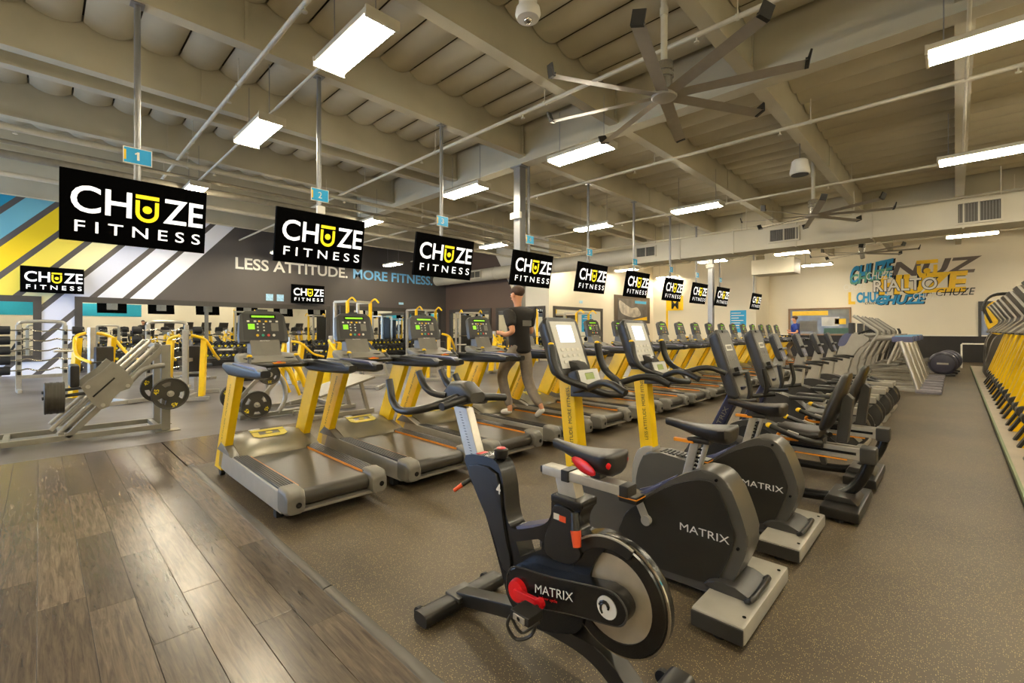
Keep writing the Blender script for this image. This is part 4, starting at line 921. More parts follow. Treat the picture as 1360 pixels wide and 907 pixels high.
    # rear stabiliser
    bm = NB(); box(bm, -0.955-ox, -0.70-ox, -0.39, 0.39, 0.025, 0.115, 0.02); st = obj('rear_stabiliser', bm, LGR, r)
    for s in (-1, 1):
        bm = NB(); box(bm, -0.95-ox, -0.705-ox, s*0.393-0.006, s*0.393+0.006, 0.03, 0.105, 0.004); obj('end_cap', bm, DGR, st)
        bm = NB(); cyl(bm, (-0.83-ox, s*0.34, 0), (-0.83-ox, s*0.34, 0.03), 0.03, n=12); obj('foot', bm, RUB, st)
        bm = NB(); cyl(bm, (-0.73-ox, s*0.3, 0.112), (-0.73-ox, s*0.3, 0.119), 0.009, n=8); obj('bolt', bm, BLK2, st)
    bm = NB(); prism(bm, spl2(W([(-0.97, .115), (-0.94, .155), (-0.85, .17), (-0.76, .14), (-0.75, .115)]), 3), -0.16, 0.13, 0.01); obj('stabiliser_cover', bm, DGR, r)
    bm = NB(); tube(bm, spl([(-0.76-ox, -0.17, 0.125), (-0.73-ox, -0.17, 0.15), (-0.73-ox, 0.1, 0.15), (-0.76-ox, 0.1, 0.125)], 4), 0.014, 8); obj('lift_handle', bm, BLK, r)
    bm = NB(); box(bm, -2.05-ox, -1.93-ox, -0.28, 0.28, 0.0, 0.07, 0.02); obj('front_stabiliser', bm, DGR, r)
    bm = NB(); box(bm, -1.95-ox, -0.9-ox, -0.06, 0.06, 0.025, 0.07, 0.01); obj('base_beam', bm, STEEL, r)
    # console
    Mc = Matrix.Translation((-1.95-ox, 0, 1.23)) @ Matrix.Rotation(math.radians(-20), 4, 'Y')
    bm = NB(); loft(bm, [[(Mc @ Vector(p)) for p in rect_ring(x, -wd, wd, z0, z1, 0.05)] for x, wd, z0, z1 in ((-0.11, 0.12, 0.0, 0.33), (-0.09, 0.17, -0.03, 0.37), (-0.02, 0.195, -0.05, 0.39), (0.0, 0.185, -0.045, 0.38))]); cs = obj('console', bm, DGR, r)
    def pl(nm, y0, y1, z0, z1, m, d): b_ = NB(); box(b_, 0, d, y0, y1, z0, z1, 0, Mc); return obj(nm, b_, m, cs)
    pl('faceplate', -0.15, 0.15, 0.0, 0.35, PANL, 0.004); pl('screen', -0.085, 0.085, 0.19, 0.32, SCRW, 0.007)
    for j in range(3):
        for i in range(4): pl('button', -0.11+0.06*i, -0.08+0.06*i, 0.125-0.045*j, 0.145-0.045*j, BTNW, 0.008)
    Mk = Matrix.Translation((-1.80-ox, 0, 1.10)) @ Matrix.Rotation(math.radians(-20), 4, 'Y')
    bm = NB(); box(bm, -0.09, 0.0, -0.13, 0.13, -0.01, 0.14, 0.02, Mk); c2 = obj('lower_display', bm, DGR, r)
    for nm, a_, m_ in (('display_face', (-0.115, 0.115, 0.03, 0.13), PANL), ('lcd', (-0.05, 0.05, 0.06, 0.105), LCD), ('display_vent', (-0.08, 0.08, 0.0, 0.022), BLK2)):
        b_ = NB(); box(b_, 0, 0.004 if nm != 'lcd' else 0.006, *a_, 0, Mk); obj(nm, b_, m_, c2)
    bm = NB(); prism(bm, W([(-2.08, 1.15), (-1.9, 1.15), (-1.83, 1.2), (-1.9, 1.27), (-2.06, 1.3)]), -0.06, 0.06, 0.015); obj('console_neck', bm, DGR, r)
    # handlebars
    for s in (-1, 1):
        bm = NB(); tube(bm, spl([(-1.58-ox, 0, 1.075), (-1.63-ox, s*0.1, 1.085), (-1.72-ox, s*0.2, 1.13), (-1.86-ox, s*0.27, 1.19), (-1.92-ox, s*0.28, 1.28), (-1.945-ox, s*0.275, 1.40)], 5), [0.024]*16+[0.027]*9+[0.022], 10); hb = obj('handlebar', bm, BLK, r)
        bm = NB(); ell(bm, (-1.948-ox, s*0.275, 1.405), (0.02, 0.02, 0.012), 8); obj('grip_tip', bm, YEL, hb)
        bm = NB(); tube(bm, spl([(-1.70-ox, s*0.19, 1.125), (-1.58-ox, s*0.24, 1.17), (-1.48-ox, s*0.27, 1.17), (-1.38-ox, s*0.285, 1.13)], 5), 0.023, 10); obj('handlebar', bm, BLK, r)
    bm = NB(); prism(bm, W([(-1.95, 1.03), (-1.62, 1.05), (-1.6, 1.085), (-1.95, 1.1)]), -0.06, 0.06, 0.012); obj('bar_tray', bm, DGR, r)
    return r
u = make_upright(); u.location = (-1.35, 2.66, 0); u['label'] = 'upright bike with yellow post directly behind the spin bike, lit console screen'; u['group'] = 'upright bikes with yellow posts'
dup(u, (-1.35, 3.72, 0), None, 'upright bike with yellow post next to the recumbent bikes', 'upright bikes with yellow posts')
# ================================================================== recumbent bikes
def make_recumbent():
    r = thing('recumbent_bike', 'recumbent bike', 'exercise bike'); ox = -1.2
    def W(p): return [(a-ox, b_) for a, b_ in p]
    bm = NB(); tube(bm, spl([(-0.49-ox, 0, 0.50), (-0.52-ox, 0, 0.36), (-0.60-ox, 0, 0.20), (-0.74-ox, 0, 0.10), (-0.95-ox, 0, 0.07), (-1.3-ox, 0, 0.065), (-1.8-ox, 0, 0.065)], 6), 0.042, 12, flat=1.25); obj('frame_tube', bm, BLK2, r)
    bm = NB(); beam(bm, (-1.08-ox, 0, 0.44), (-0.98-ox, 0, 0.08), 0.07, 0.05, 0.01); obj('strut', bm, DGR, r)
    for s in (-1, 1):
        bm = NB(); box(bm, -1.18-ox, -0.52-ox, s*0.05-0.012, s*0.05+0.012, 0.44, 0.535, 0.005); rl = obj('seat_rail', bm, SIL, r)
        bm = NB(); box(bm, -1.12-ox, -0.58-ox, s*0.063-0.002, s*0.063+0.002, 0.478, 0.5); obj('rail_groove', bm, BLK2, rl)
    bm = NB(); box(bm, -0.56-ox, -0.45-ox, -0.075, 0.075, 0.42, 0.55, 0.02); obj('rail_end_cap', bm, DGR, r)
    bm = NB(); box(bm, -1.10-ox, -0.64-ox, -0.064, -0.062, 0.425, 0.437); obj('scale_strip', bm, ORG, r)
    bm = NB(); box(bm, -1.05-ox, -0.80-ox, -0.09, 0.09, 0.50, 0.58, 0.012); obj('seat_carriage', bm, BLK, r)
    bm = NB(); loft(bm, [[(x-ox, wd*math.copysign(abs(math.cos(t))**0.5, math.cos(t)), z+th*math.copysign(abs(math.sin(t))**0.6, math.sin(t))) for t in [2*PI*j/16 for j in range(16)]] for x, wd, z, th in ((-1.16, 0.1, 0.62, 0.02), (-1.13, 0.16, 0.625, 0.035), (-1.0, 0.19, 0.615, 0.04), (-0.88, 0.2, 0.61, 0.04), (-0.82, 0.17, 0.62, 0.03))]); obj('seat', bm, LEA, r, ang=60)
    bm = NB(); rings = []
    for t, wd, th in ((0, 0.14, 0.03), (0.06, 0.18, 0.042), (0.35, 0.2, 0.048), (0.7, 0.185, 0.042), (0.94, 0.15, 0.034), (1.0, 0.1, 0.02)):
        x = -0.80+0.16*t; z = 0.66+0.48*t
        rings.append([(x-ox+th*math.sin(a_), wd*math.copysign(abs(math.cos(a_))**0.55, math.cos(a_)), z) for a_ in [2*PI*j/16 for j in range(16)]])
    loft(bm, rings); obj('backrest', bm, LEA, r, ang=60)
    bm = NB(); prism(bm, W([(-0.72, .57), (-0.64, .57), (-0.60, .93), (-0.64, .97), (-0.68, .93)]), -0.06, 0.06, 0.012); obj('back_support', bm, DGR, r)
    for s in (-1, 1):
        bm = NB(); tube(bm, spl([(-0.80-ox, s*0.2, 0.57), (-0.86-ox, s*0.27, 0.585), (-1.0-ox, s*0.29, 0.62), (-1.15-ox, s*0.28, 0.67)], 5), 0.023, 10); hb = obj('side_handle', bm, BLK, r)
        bm = NB(); ell(bm, (-1.16-ox, s*0.279, 0.674), (0.03, 0.024, 0.024), 10); obj('handle_tip', bm, YEL, hb)
        bm = NB(); beam(bm, (-1.02-ox, s*0.2865, 0.642), (-0.94-ox, s*0.2865, 0.622), 0.03, 0.03, 0.004); obj('pulse_sensor', bm, SIL, hb)
    bm = NB(); tube(bm, spl([(-0.98-ox, -0.1, 0.545), (-1.08-ox, -0.14, 0.55), (-1.12-ox, -0.17, 0.58), (-1.08-ox, -0.2, 0.62)], 5), 0.013, 8); obj('adjust_lever', bm, ORG, r)
    # front body and mast
    bm = NB(); prism(bm, spl2(W([(-2.0, .06), (-1.98, .28), (-1.86, .42), (-1.66, .48), (-1.46, .44), (-1.34, .33), (-1.28, .18), (-1.30, .08), (-1.5, .05), (-1.8, .05)]), 4), -0.11, 0.11, 0.02); obj('body_shell', bm, DGR, r)
    for s in (-1, 1):
        bm = NB(); prism(bm, spl2(W([(-1.92, .12), (-1.88, .32), (-1.68, .42), (-1.48, .38), (-1.38, .26), (-1.42, .12)]), 4), *((-0.12, -0.1) if s < 0 else (0.1, 0.12)), 0.006); obj('side_panel', bm, BLK, r)
        c_ = V(-1.58-ox, s*0.14, 0.28); e_ = c_+V(s*0.12, s*0.01, 0.09*s)
        bm = NB(); beam(bm, c_, e_, 0.02, 0.04, 0.005); cyl(bm, (c_.x, s*0.11, c_.z), (c_.x, s*0.15, c_.z), 0.03, n=12); obj('crank_arm', bm, LGR, r)
        bm = NB(); box(bm, e_.x-0.025, e_.x+0.035, e_.y+min(0, s*0.1), e_.y+max(0, s*0.1), e_.z-0.06, e_.z+0.06, 0.012); obj('pedal', bm, BLK, r)
    bm = NB(); prism(bm, W([(-1.86, .30), (-1.74, .30), (-1.44, .96), (-1.55, .96)]), -0.055, 0.055, 0.015); ms = obj('mast', bm, NAVY, r)
    text('brand_lettering', 'MATRIX', (-1.70-ox, -0.0565, 0.46), (0.13, 0, 0.286), (-0.038, 0, 0.017), MGR, ms, 0.005)
    Mc = Matrix.Translation((-1.44-ox, 0, 0.86)) @ Matrix.Rotation(math.radians(-18), 4, 'Y')
    bm = NB(); loft(bm, [[(Mc @ Vector(p)) for p in rect_ring(x, -wd, wd, z0, z1, 0.045)] for x, wd, z0, z1 in ((-0.12, 0.11, 0.08, 0.6), (-0.1, 0.15, 0.02, 0.65), (-0.02, 0.17, -0.02, 0.68), (0.0, 0.16, -0.01, 0.67))]); cs = obj('console', bm, DGR, r)
    def pl(nm, y0, y1, z0, z1, m, d, bev=0): b_ = NB(); box(b_, 0, d, y0, y1, z0, z1, bev, Mc); return obj(nm, b_, m, cs)
    pl('faceplate', -0.135, 0.135, 0.02, 0.64, mat('console_taupe', '#57534a', 0.4, 0, 0.04), 0.003)
    pl('display_frame', -0.08, 0.08, 0.46, 0.52, BTNW, 0.006); pl('display', -0.06, 0.06, 0.474, 0.506, MGR, 0.008)
    for j in range(2):
        for i in range(3): pl('button', -0.07+0.05*i, -0.04+0.05*i, 0.40-0.04*j, 0.415-0.04*j, MGR, 0.006)
    pl('tray', -0.13, 0.13, 0.21, 0.245, BLK, 0.07, 0.01); pl('tray_clip', -0.05, 0.05, 0.235, 0.29, BLK, 0.045, 0.008); pl('lower_plate', -0.12, 0.12, 0.03, 0.19, MGR, 0.005); pl('top_clip', -0.04, 0.04, 0.64, 0.665, BLK, 0.01, 0.003)
    for s in (-1, 1):
        bm = NB(); tube(bm, spl([(-1.50-ox, s*0.05, 0.86), (-1.45-ox, s*0.16, 0.85), (-1.36-ox, s*0.24, 0.86), (-1.25-ox, s*0.27, 0.88)], 5), 0.022, 10); obj('handlebar', bm, BLK, r)
        bm = NB(); tube(bm, spl([(-1.34-ox, s*0.245, 0.86), (-1.32-ox, s*0.25, 0.95), (-1.35-ox, s*0.25, 1.12)], 5), 0.021, 10); obj('handle_horn', bm, BLK, r)
    bm = NB(); box(bm, -0.78-ox, -0.52-ox, -0.38, 0.38, 0.025, 0.11, 0.02); st = obj('rear_stabiliser', bm, BLK, r)
    bm = NB(); prism(bm, W([(-0.78, .11), (-0.75, .16), (-0.6, .155), (-0.55, .11)]), -0.2, 0.16, 0.01); obj('stabiliser_cover', bm, DGR, st)
    for s in (-1, 1):
        bm = NB(); cyl(bm, (-0.65-ox, s*0.33, 0), (-0.65-ox, s*0.33, 0.03), 0.03, n=12); obj('foot', bm, RUB, st)
    bm = NB(); box(bm, -1.98-ox, -1.86-ox, -0.28, 0.28, 0.0, 0.07, 0.02); obj('front_stabiliser', bm, DGR, r)
    return r
u = make_recumbent(); u.location = (-1.2, 4.68, 0); u['label'] = 'recumbent bike nearest the viewpoint, navy mast and black backrest'; u['group'] = 'recumbent bikes'
dup(u, (-1.2, 5.72, 0), None, 'recumbent bike behind the nearer recumbent one', 'recumbent bikes')
# ================================================================== suspension ellipticals (dark, with round rear housing)
def make_cross():
    r = thing('elliptical_trainer', 'elliptical', 'elliptical'); ox = -1.5
    def W(p): return [(a-ox, b_) for a, b_ in p]
    bm = NB(); prism(bm, spl2(W([(-2.25, .06), (-2.25, .35), (-2.1, .56), (-1.85, .62), (-1.6, .55), (-1.42, .40), (-1.36, .28), (-1.38, .08), (-1.7, .05)]), 4), -0.12, 0.12, 0.02); obj('body_shell', bm, DGR, r)
    bm = NB(); prism(bm, W([(-2.0, .5), (-1.78, .5), (-1.72, 1.12), (-1.84, 1.12)]), -0.06, 0.06, 0.015); obj('mast', bm, LGR, r)
    Mc = Matrix.Translation((-1.72-ox, 0, 1.08)) @ Matrix.Rotation(math.radians(-20), 4, 'Y')
    bm = NB(); loft(bm, [[(Mc @ Vector(p)) for p in rect_ring(x, -wd, wd, z0, z1, 0.04)] for x, wd, z0, z1 in ((-0.08, 0.1, 0.05, 0.34), (-0.06, 0.13, 0.0, 0.38), (0.0, 0.14, -0.01, 0.39))]); cs = obj('console', bm, DGR, r)
    bm = NB(); box(bm, 0, 0.004, -0.11, 0.11, 0.2, 0.36, 0, Mc); obj('faceplate', bm, BLK, cs)
    bm = NB(); box(bm, 0, 0.05, -0.13, 0.13, 0.14, 0.17, 0.008, Mc); obj('tray', bm, BLK, cs)
    bm = NB(); box(bm, 0, 0.006, -0.1, 0.1, 0.01, 0.12, 0, Mc); obj('lower_plate', bm, INDI, cs)
    for s in (-1, 1):
        bm = NB(); box(bm, -1.42-ox, -0.82-ox, s*0.2-0.05, s*0.2+0.05, 0.44, 0.53, 0.012); obj('glide_rail', bm, SIL, r)
        bm = NB(); prism(bm, W([(-1.45, .42), (-0.85, .42), (-0.95, .30), (-1.3, .30)]), s*0.2-0.04, s*0.2+0.04, 0.01); obj('rail_support', bm, MGR, r)
        bm = NB(); box(bm, -1.62-ox, -1.22-ox, s*0.2-0.075, s*0.2+0.075, 0.56, 0.61, 0.02); tube(bm, [(-1.2-ox, s*0.2, 0.57), (-0.98-ox, s*0.2, 0.5)], 0.03, 8); obj('foot_pedal', bm, BLK, r)
        bm = NB(); lathe(bm, [(0.05, s*0.08), (0.22, s*0.08), (0.235, s*0.05), (0.235, s*0.01), (0.05, 0)], (-0.98-ox, s*0.14, 0.26), 'y', 24); h = obj('rear_housing', bm, DGR, r)
        bm = NB(); beam(bm, (-1.12-ox, s*0.23, 0.4), (-0.84-ox, s*0.23, 0.12), 0.02, 0.05, 0.006); obj('housing_bar', bm, LGR, h)
        bm = NB(); tube(bm, spl([(-1.74-ox, s*0.06, 0.98), (-1.68-ox, s*0.2, 0.98), (-1.58-ox, s*0.25, 0.98), (-1.46-ox, s*0.26, 0.96)], 5), 0.02, 8); obj('handlebar', bm, BLK, r)
    bm = NB(); cyl(bm, (-0.84-ox, -0.36, 0.045), (-0.84-ox, 0.36, 0.045), 0.045, n=12); obj('rear_stabiliser', bm, LGR, r)
    bm = NB(); box(bm, -2.2-ox, -0.85-ox, -0.05, 0.05, 0.02, 0.09, 0.01); obj('base_beam', bm, BLK, r)
    bm = NB(); box(bm, -2.28-ox, -2.15-ox, -0.3, 0.3, 0.0, 0.07, 0.02); obj('front_stabiliser', bm, DGR, r)
    return r
c0 = make_cross(); c0.location = (-1.5, 7.3, 0); n6 = 4
for k in range(n6):
    lab = '%s dark elliptical with grey mast counted from the recumbent bikes' % ORD[k]
    if k == 0: c0['label'] = lab; c0['group'] = 'dark ellipticals with grey masts'
    else: dup(c0, (-1.5, 7.3+1.27*k, 0), None, lab, 'dark ellipticals with grey masts')
# ================================================================== grey adaptive trainers with long handles
def make_amt():
    r = thing('motion_trainer', 'trainer', 'elliptical'); ox = -1.3
    def W(p): return [(a-ox, b_) for a, b_ in p]
    bm = NB(); prism(bm, spl2(W([(-2.3, .08), (-2.25, .7), (-2.12, 1.2), (-1.98, 1.42), (-1.72, 1.4), (-1.55, 1.25), (-1.75, 1.05), (-1.98, .6), (-2.0, .08)]), 4), -0.14, 0.14, 0.03); obj('body_shell', bm, LGR, r)
    bm = NB(); prism(bm, spl2(W([(-2.2, 1.1), (-2.1, 1.36), (-1.9, 1.44), (-1.95, 1.3), (-2.05, 1.1)]), 4), -0.145, 0.145, 0.01); obj('hood_cap', bm, INDI, r)
    bm = NB(); tube(bm, spl([(-1.9-ox, 0, 1.30), (-1.6-ox, 0, 1.27), (-1.3-ox, 0, 1.30), (-1.08-ox, 0, 1.31)], 5), 0.07, 12); obj('top_beam', bm, LGR, r)
    bm = NB(); box(bm, -1.12-ox, -0.72-ox, -0.15, 0.15, 1.20, 1.34, 0.03); tb = obj('rear_head', bm, INDI, r)
    bm = NB(); box(bm, -1.06-ox, -0.74-ox, -0.14, 0.14, 1.335, 1.355, 0.008); obj('head_top', bm, BLUE, tb)
    for s in (-1, 1):
        bm = NB(); tube(bm, [(-0.95-ox, s*0.14, 1.22), (-0.62-ox, s*0.34, 0.10)], 0.045, 10); obj('rear_leg', bm, SIL, r)
        bm = NB(); tube(bm, [(-1.0-ox, s*0.12, 1.22), (-1.2-ox, s*0.2, 0.62)], 0.03, 8); obj('swing_arm', bm, LGR, r)
        bm = NB(); box(bm, -0.68-ox, -0.22-ox, s*0.34-0.06, s*0.34+0.06, 0.02, 0.12, 0.035); ft = obj('rear_foot', bm, mat('mauve_grey', '#827e86', 0.4, 0.1, 0.05), r)
        bm = NB(); beam(bm, (-2.0-ox, s*0.2, 0.08), (-0.6-ox, s*0.34, 0.08), 0.06, 0.06, 0.01); obj('base_rail', bm, LGR, r)
        bm = NB(); beam(bm, (-1.72-ox, s*0.16, 0.50), (-1.15-ox, s*0.16, 0.62), 0.05, 0.06, 0.01); box(bm, -1.4-ox, -1.0-ox, s*0.16-0.075, s*0.16+0.075, 0.62, 0.67, 0.02); obj('foot_pedal', bm, MGR, r)
        bm = NB(); tube(bm, spl([(-1.68-ox, s*0.2, 0.75), (-1.5-ox, s*0.27, 1.15), (-1.38-ox, s*0.28, 1.42), (-1.55-ox, s*0.27, 1.60), (-1.86-ox, s*0.25, 1.86)], 6), [0.025]*13+[0.033]*12, 10); obj('long_handle', bm, LGR if s < 0 else MGR, r)
        bm = NB(); tube(bm, spl([(-1.8-ox, s*0.1, 1.38), (-1.65-ox, s*0.2, 1.46), (-1.5-ox, s*0.2, 1.5)], 5), 0.022, 8); obj('fixed_grip', bm, BLK, r)
    bm = NB(); ell(bm, (-1.52-ox, -0.12, 1.38), (0.12, 0.06, 0.05), 12); obj('arm_cover', bm, LGR, r)
    bm = NB(); box(bm, -1.98-ox, -1.86-ox, -0.15, 0.15, 1.4, 1.68, 0.02, None); obj('console', bm, DGR, r)
    return r
a0 = make_amt(); a0.location = (-1.3, 14.6, 0)
for k in range(4):
    lab = '%s grey motion trainer with long handles and blue head, nearest first' % ORD[k]
    if k == 0: a0['label'] = lab; a0['group'] = 'grey motion trainers'
    else: dup(a0, (-1.3, 14.6+1.45*k, 0), None, lab, 'grey motion trainers')
# ================================================================== rear-drum ellipticals
def make_drum():
    r = thing('drum_elliptical', 'drum', 'elliptical'); ox = -1.2
    bm = NB(); lathe(bm, [(0.05, -0.2), (0.27, -0.195), (0.34, -0.17), (0.365, -0.12), (0.365, 0.12), (0.34, 0.17), (0.27, 0.195), (0.05, 0.2)], (-0.5-ox, 0, 0.40), 'y', 32); d = obj('drum_housing', bm, mat('slate_plastic', '#4d4c5c', 0.35, 0.1, 0.05), r)
    bm = NB(); tube(bm, [(-0.5-ox+0.305*math.cos(a_), -0.188, 0.40+0.305*math.sin(a_)) for a_ in [2*PI*i/32 for i in range(32)]], 0.008, 6, True); obj('drum_groove', bm, BLK, d)
    bm = NB(); box(bm, -0.64-ox, -0.36-ox, -0.206, -0.199, 0.37, 0.43, 0.003); obj('name_plate', bm, PANL, d)
    bm = NB(); box(bm, -2.5-ox, -0.7-ox, -0.09, 0.09, 0.06, 0.16, 0.02); obj('base_beam', bm, LGR, r)
    bm = NB(); box(bm, -0.6-ox, -0.2-ox, -0.22, 0.22, 0.0, 0.07, 0.02); obj('rear_foot', bm, DGR, r)
    bm = NB(); prism(bm, [(-2.6-ox, 0.05), (-2.3-ox, 0.05), (-2.1-ox, 1.1), (-2.2-ox, 1.1)], -0.08, 0.08, 0.02); obj('mast', bm, LGR, r)
    bm = NB(); box(bm, -2.24-ox, -2.06-ox, -0.2, 0.2, 1.08, 1.4, 0.03); obj('console', bm, DGR, r)
    for s in (-1, 1):
        bm = NB(); beam(bm, (-2.0-ox, s*0.16, 0.22), (-0.7-ox, s*0.16, 0.5), 0.05, 0.06, 0.01); box(bm, -1.8-ox, -1.3-ox, s*0.16-0.08, s*0.16+0.08, 0.34, 0.39, 0.02); obj('pedal_arm', bm, MGR, r)
        bm = NB(); tube(bm, spl([(-2.15-ox, s*0.2, 0.4), (-2.0-ox, s*0.28, 1.0), (-1.85-ox, s*0.27, 1.35), (-1.9-ox, s*0.25, 1.55)], 5), 0.024, 8); obj('moving_arm', bm, BLK, r)
    return r
a0 = make_drum(); a0.location = (-1.0, 20.6, 0)
for k in range(3):
    lab = '%s slate elliptical with round rear drum, nearest first' % ORD[k]
    if k == 0: a0['label'] = lab; a0['group'] = 'rear-drum ellipticals'
    else: dup(a0, (-1.0+0.06*k, 20.6+1.15*k, 0), None, lab, 'rear-drum ellipticals')
# ================================================================== platform with the yellow climbers
r = thing('platform', 'low pale platform carrying the yellow climbers', 'platform', (0.42, 2.6, 0))
bm = NB(); box(bm, 0, 4.9, 0, 22.6, 0, 0.10, 0.004); obj('deck', bm, mat('platform_laminate', '#a79a86', 0.4, 0, 0.1, 3), r)
bm = NB(); box(bm, -0.012, 0.012, 0, 22.6, 0.06, 0.106, 0.003); obj('edge_trim', bm, mat('green_edge', '#6f7f58', 0.45, 0.1, 0.06), r)
bm = NB(); box(bm, -0.006, 0.0, 0, 22.6, 0.0, 0.06); obj('skirt', bm, BANDM, r)
for k in range(6):
    bm = NB(); box(bm, 0.30, 0.306, k*3.75+0.02, k*3.75+3.73, 0.1, 0.1015); obj('joint_strip', bm, DGR, r)
def make_climber():
    r = thing('yellow_climber', 'climber', 'stair climber'); ox = 0.9
    def W(p): return [(a-ox, b_) for a, b_ in p]
    for s in (-1, 1):
        y = (s*0.26-0.06, s*0.26+0.06)
        bm = NB(); prism(bm, W([(0.60, .30), (0.82, .30), (1.20, 1.34), (0.92, 1.34)]), *y, 0.012); obj('upright', bm, YEL, r)
        bm = NB(); prism(bm, W([(0.56, 0.0), (0.80, 0.0), (0.80, .26), (0.70, .26)]), *y, 0.01); ft = obj('foot', bm, YEL, r)
        bm = NB(); prism(bm, W([(0.525, 0.0), (0.56, 0.0), (0.70, .27), (0.665, .27)]), y[0]-0.002, y[1]+0.002, 0.004); obj('foot_edge', bm, BLK, ft)
        bm = NB(); prism(bm, spl2(W([(0.60, .24), (0.60, .33), (0.70, .37), (0.95, .37), (1.08, .33), (1.05, .23), (0.8, .21), (0.65, .21)]), 3), s*0.26-0.1, s*0.26+0.1, 0.025); obj('foot_shroud', bm, DGR, r)
        bm = NB(); tube(bm, spl([(1.1-ox, s*0.3, 1.36), (1.5-ox, s*0.33, 1.32), (1.9-ox, s*0.33, 1.22)], 4), 0.03, 8); obj('handrail', bm, BLK, r)
    bm = NB(); box(bm, 0.95-ox, 2.3-ox, -0.36, 0.36, 0.0, 0.2, 0.03); obj('base', bm, DGR, r)
    for k in range(3):
        bm = NB(); box(bm, 1.3+0.22*k-ox, 1.55+0.22*k-ox, -0.28, 0.28, 0.62-0.2*k, 0.66-0.2*k, 0.01); obj('step', bm, BLK, r)
    # chevron head: forward tray below, console leaning forward above
    hd = [(0.58, 1.36), (0.60, 1.355), (1.0, 1.42), (1.06, 1.5), (0.98, 1.62), (0.66, 2.02), (0.60, 2.0), (0.82, 1.64), (0.80, 1.56)]
    bm = NB(); prism(bm, W(hd), -0.33, 0.33, 0.012); obj('console_head', bm, mat('umber_plastic', '#4d473f', 0.33, 0.05, 0.06), r)
    bm = NB(); prism(bm, W([(0.62, 1.33), (1.30, 1.32), (1.30, 1.42), (1.0, 1.43), (0.62, 1.36)]), -0.34, 0.34, 0.01); obj('head_base', bm, DGR, r)
    for s in (-1, 1):
        bm = NB(); prism(bm, W([(0.58, 1.36), (0.80, 1.56), (0.82, 1.64), (0.60, 2.0), (0.63, 2.01), (0.86, 1.65), (0.84, 1.55), (0.64, 1.36)]), s*0.335-0.006, s*0.335+0.006, 0.002); obj('head_edge', bm, LGR, r)
    return r
a0 = make_climber(); a0.location = (0.9, 5.9, 0.10)
for k in range(10):
    lab = '%s yellow-legged climber on the platform, nearest first' % ORD[k]
    if k == 0: a0['label'] = lab; a0['group'] = 'yellow climbers on the platform'
    else: dup(a0, (0.9, 5.9+1.25*k, 0.10), None, lab, 'yellow climbers on the platform')
# taller machine with hoop at the far end of the platform
r = thing('hoop_climber', 'tall yellow machine with black hoop at the platform end', 'stair climber', (1.05, 19.6, 0.1))
bm = NB(); prism(bm, flo(spl2([(-0.4, 0), (-0.35, 0.7), (-0.2, 1.2), (0.1, 1.3), (0.5, 1.0), (0.6, 0)], 4)), -0.3, 0.3, 0.0); obj('body_shell', bm, mat('graphite', '#4f4b45', 0.35, 0.1, 0.05), r)
bm = NB(); prism(bm, spl2([(-0.28, 1.3), (-0.42, 1.7), (-0.38, 2.1), (-0.2, 2.25), (-0.05, 2.1), (-0.1, 1.7), (0.05, 1.3)], 4), -0.28, 0.28, 0.03); obj('yellow_head', bm, YEL, r)
for s in (-1, 1):
    bm = NB(); tube(bm, spl([(-0.3, s*0.3, 1.6), (-0.45, s*0.32, 2.1), (-0.25, s*0.32, 2.42), (0.2, s*0.3, 2.42), (0.5, s*0.3, 2.25)], 5), 0.03, 8); obj('hoop', bm, BLK, r)
for i, y in enumerate((21.2, 22.3)):
    r = thing('covered_climber', '%s graphite climber behind the hoop machine' % ('nearer' if i == 0 else 'further'), 'stair climber', (1.2, y, 0.1))
    bm = NB(); prism(bm, flo(spl2([(-0.4, 0), (-0.5, 0.8), (-0.35, 1.3), (0.1, 1.45), (0.5, 1.1), (0.6, 0)], 4)), -0.3, 0.3, 0.0); obj('body_shell', bm, mat('graphite', '#4f4b45', 0.35, 0.1, 0.05), r)
    bm = NB(); box(bm, -0.45, 0.0, -0.28, 0.28, 1.3, 1.36, 0.02); obj('top_plate', bm, MGR, r)
# white handrail at the far wall
r = thing('white_handrail', 'white pipe handrail standing before the black wall band', 'handrail', (0.17, 25.2, 0))
bm = NB(); tube(bm, [(0, 0, 0.0), (0, 0, 0.92), (0.03, 0, 0.95), (0.2, 0, 0.95)], 0.028, 10); obj('post', bm, WHT, r); bm = NB(); tube(bm, [(0.1, 0, 0.95), (3.5, 0.1, 0.95)], 0.026, 10); obj('top_rail', bm, WHT, r)
bm = NB(); cyl(bm, (3.45, 0.1, 0), (3.45, 0.1, 0.95), 0.026, n=10); obj('end_post', bm, WHT, r)
# ================================================================== free weights and machines
NUMY = mat('plate_numerals', '#e6cf1d', 0.45, 0, 0.04); PLT = mat('plate_rubber', '#3a362c', 0.5, 0, 0.1, 12, 0.05)
def plate_mesh(R=0.225, num='45'):
    bm = NB(); n = 40
    out = [(R*math.cos(2*PI*i/n), R*math.sin(2*PI*i/n)) for i in range(n)]
    holes = [[(0.03*math.cos(-2*PI*i/12), 0.03*math.sin(-2*PI*i/12)) for i in range(12)]]
    for k in range(3):
        c_ = PI/2+k*2*PI/3; h = []
        for a_ in [c_-0.36+0.72*i/6 for i in range(7)]: h.append((R*0.76*math.cos(a_), R*0.76*math.sin(a_)))
        for a_ in [c_+0.3-0.6*i/6 for i in range(7)]: h.append((R*0.5*math.cos(a_), R*0.5*math.sin(a_)))
        holes.append(h)
    prism(bm, out, -0.025, 0.025, 0, holes, axis='x')
    return mesh('disc', bm, PLT)
_pl = {}
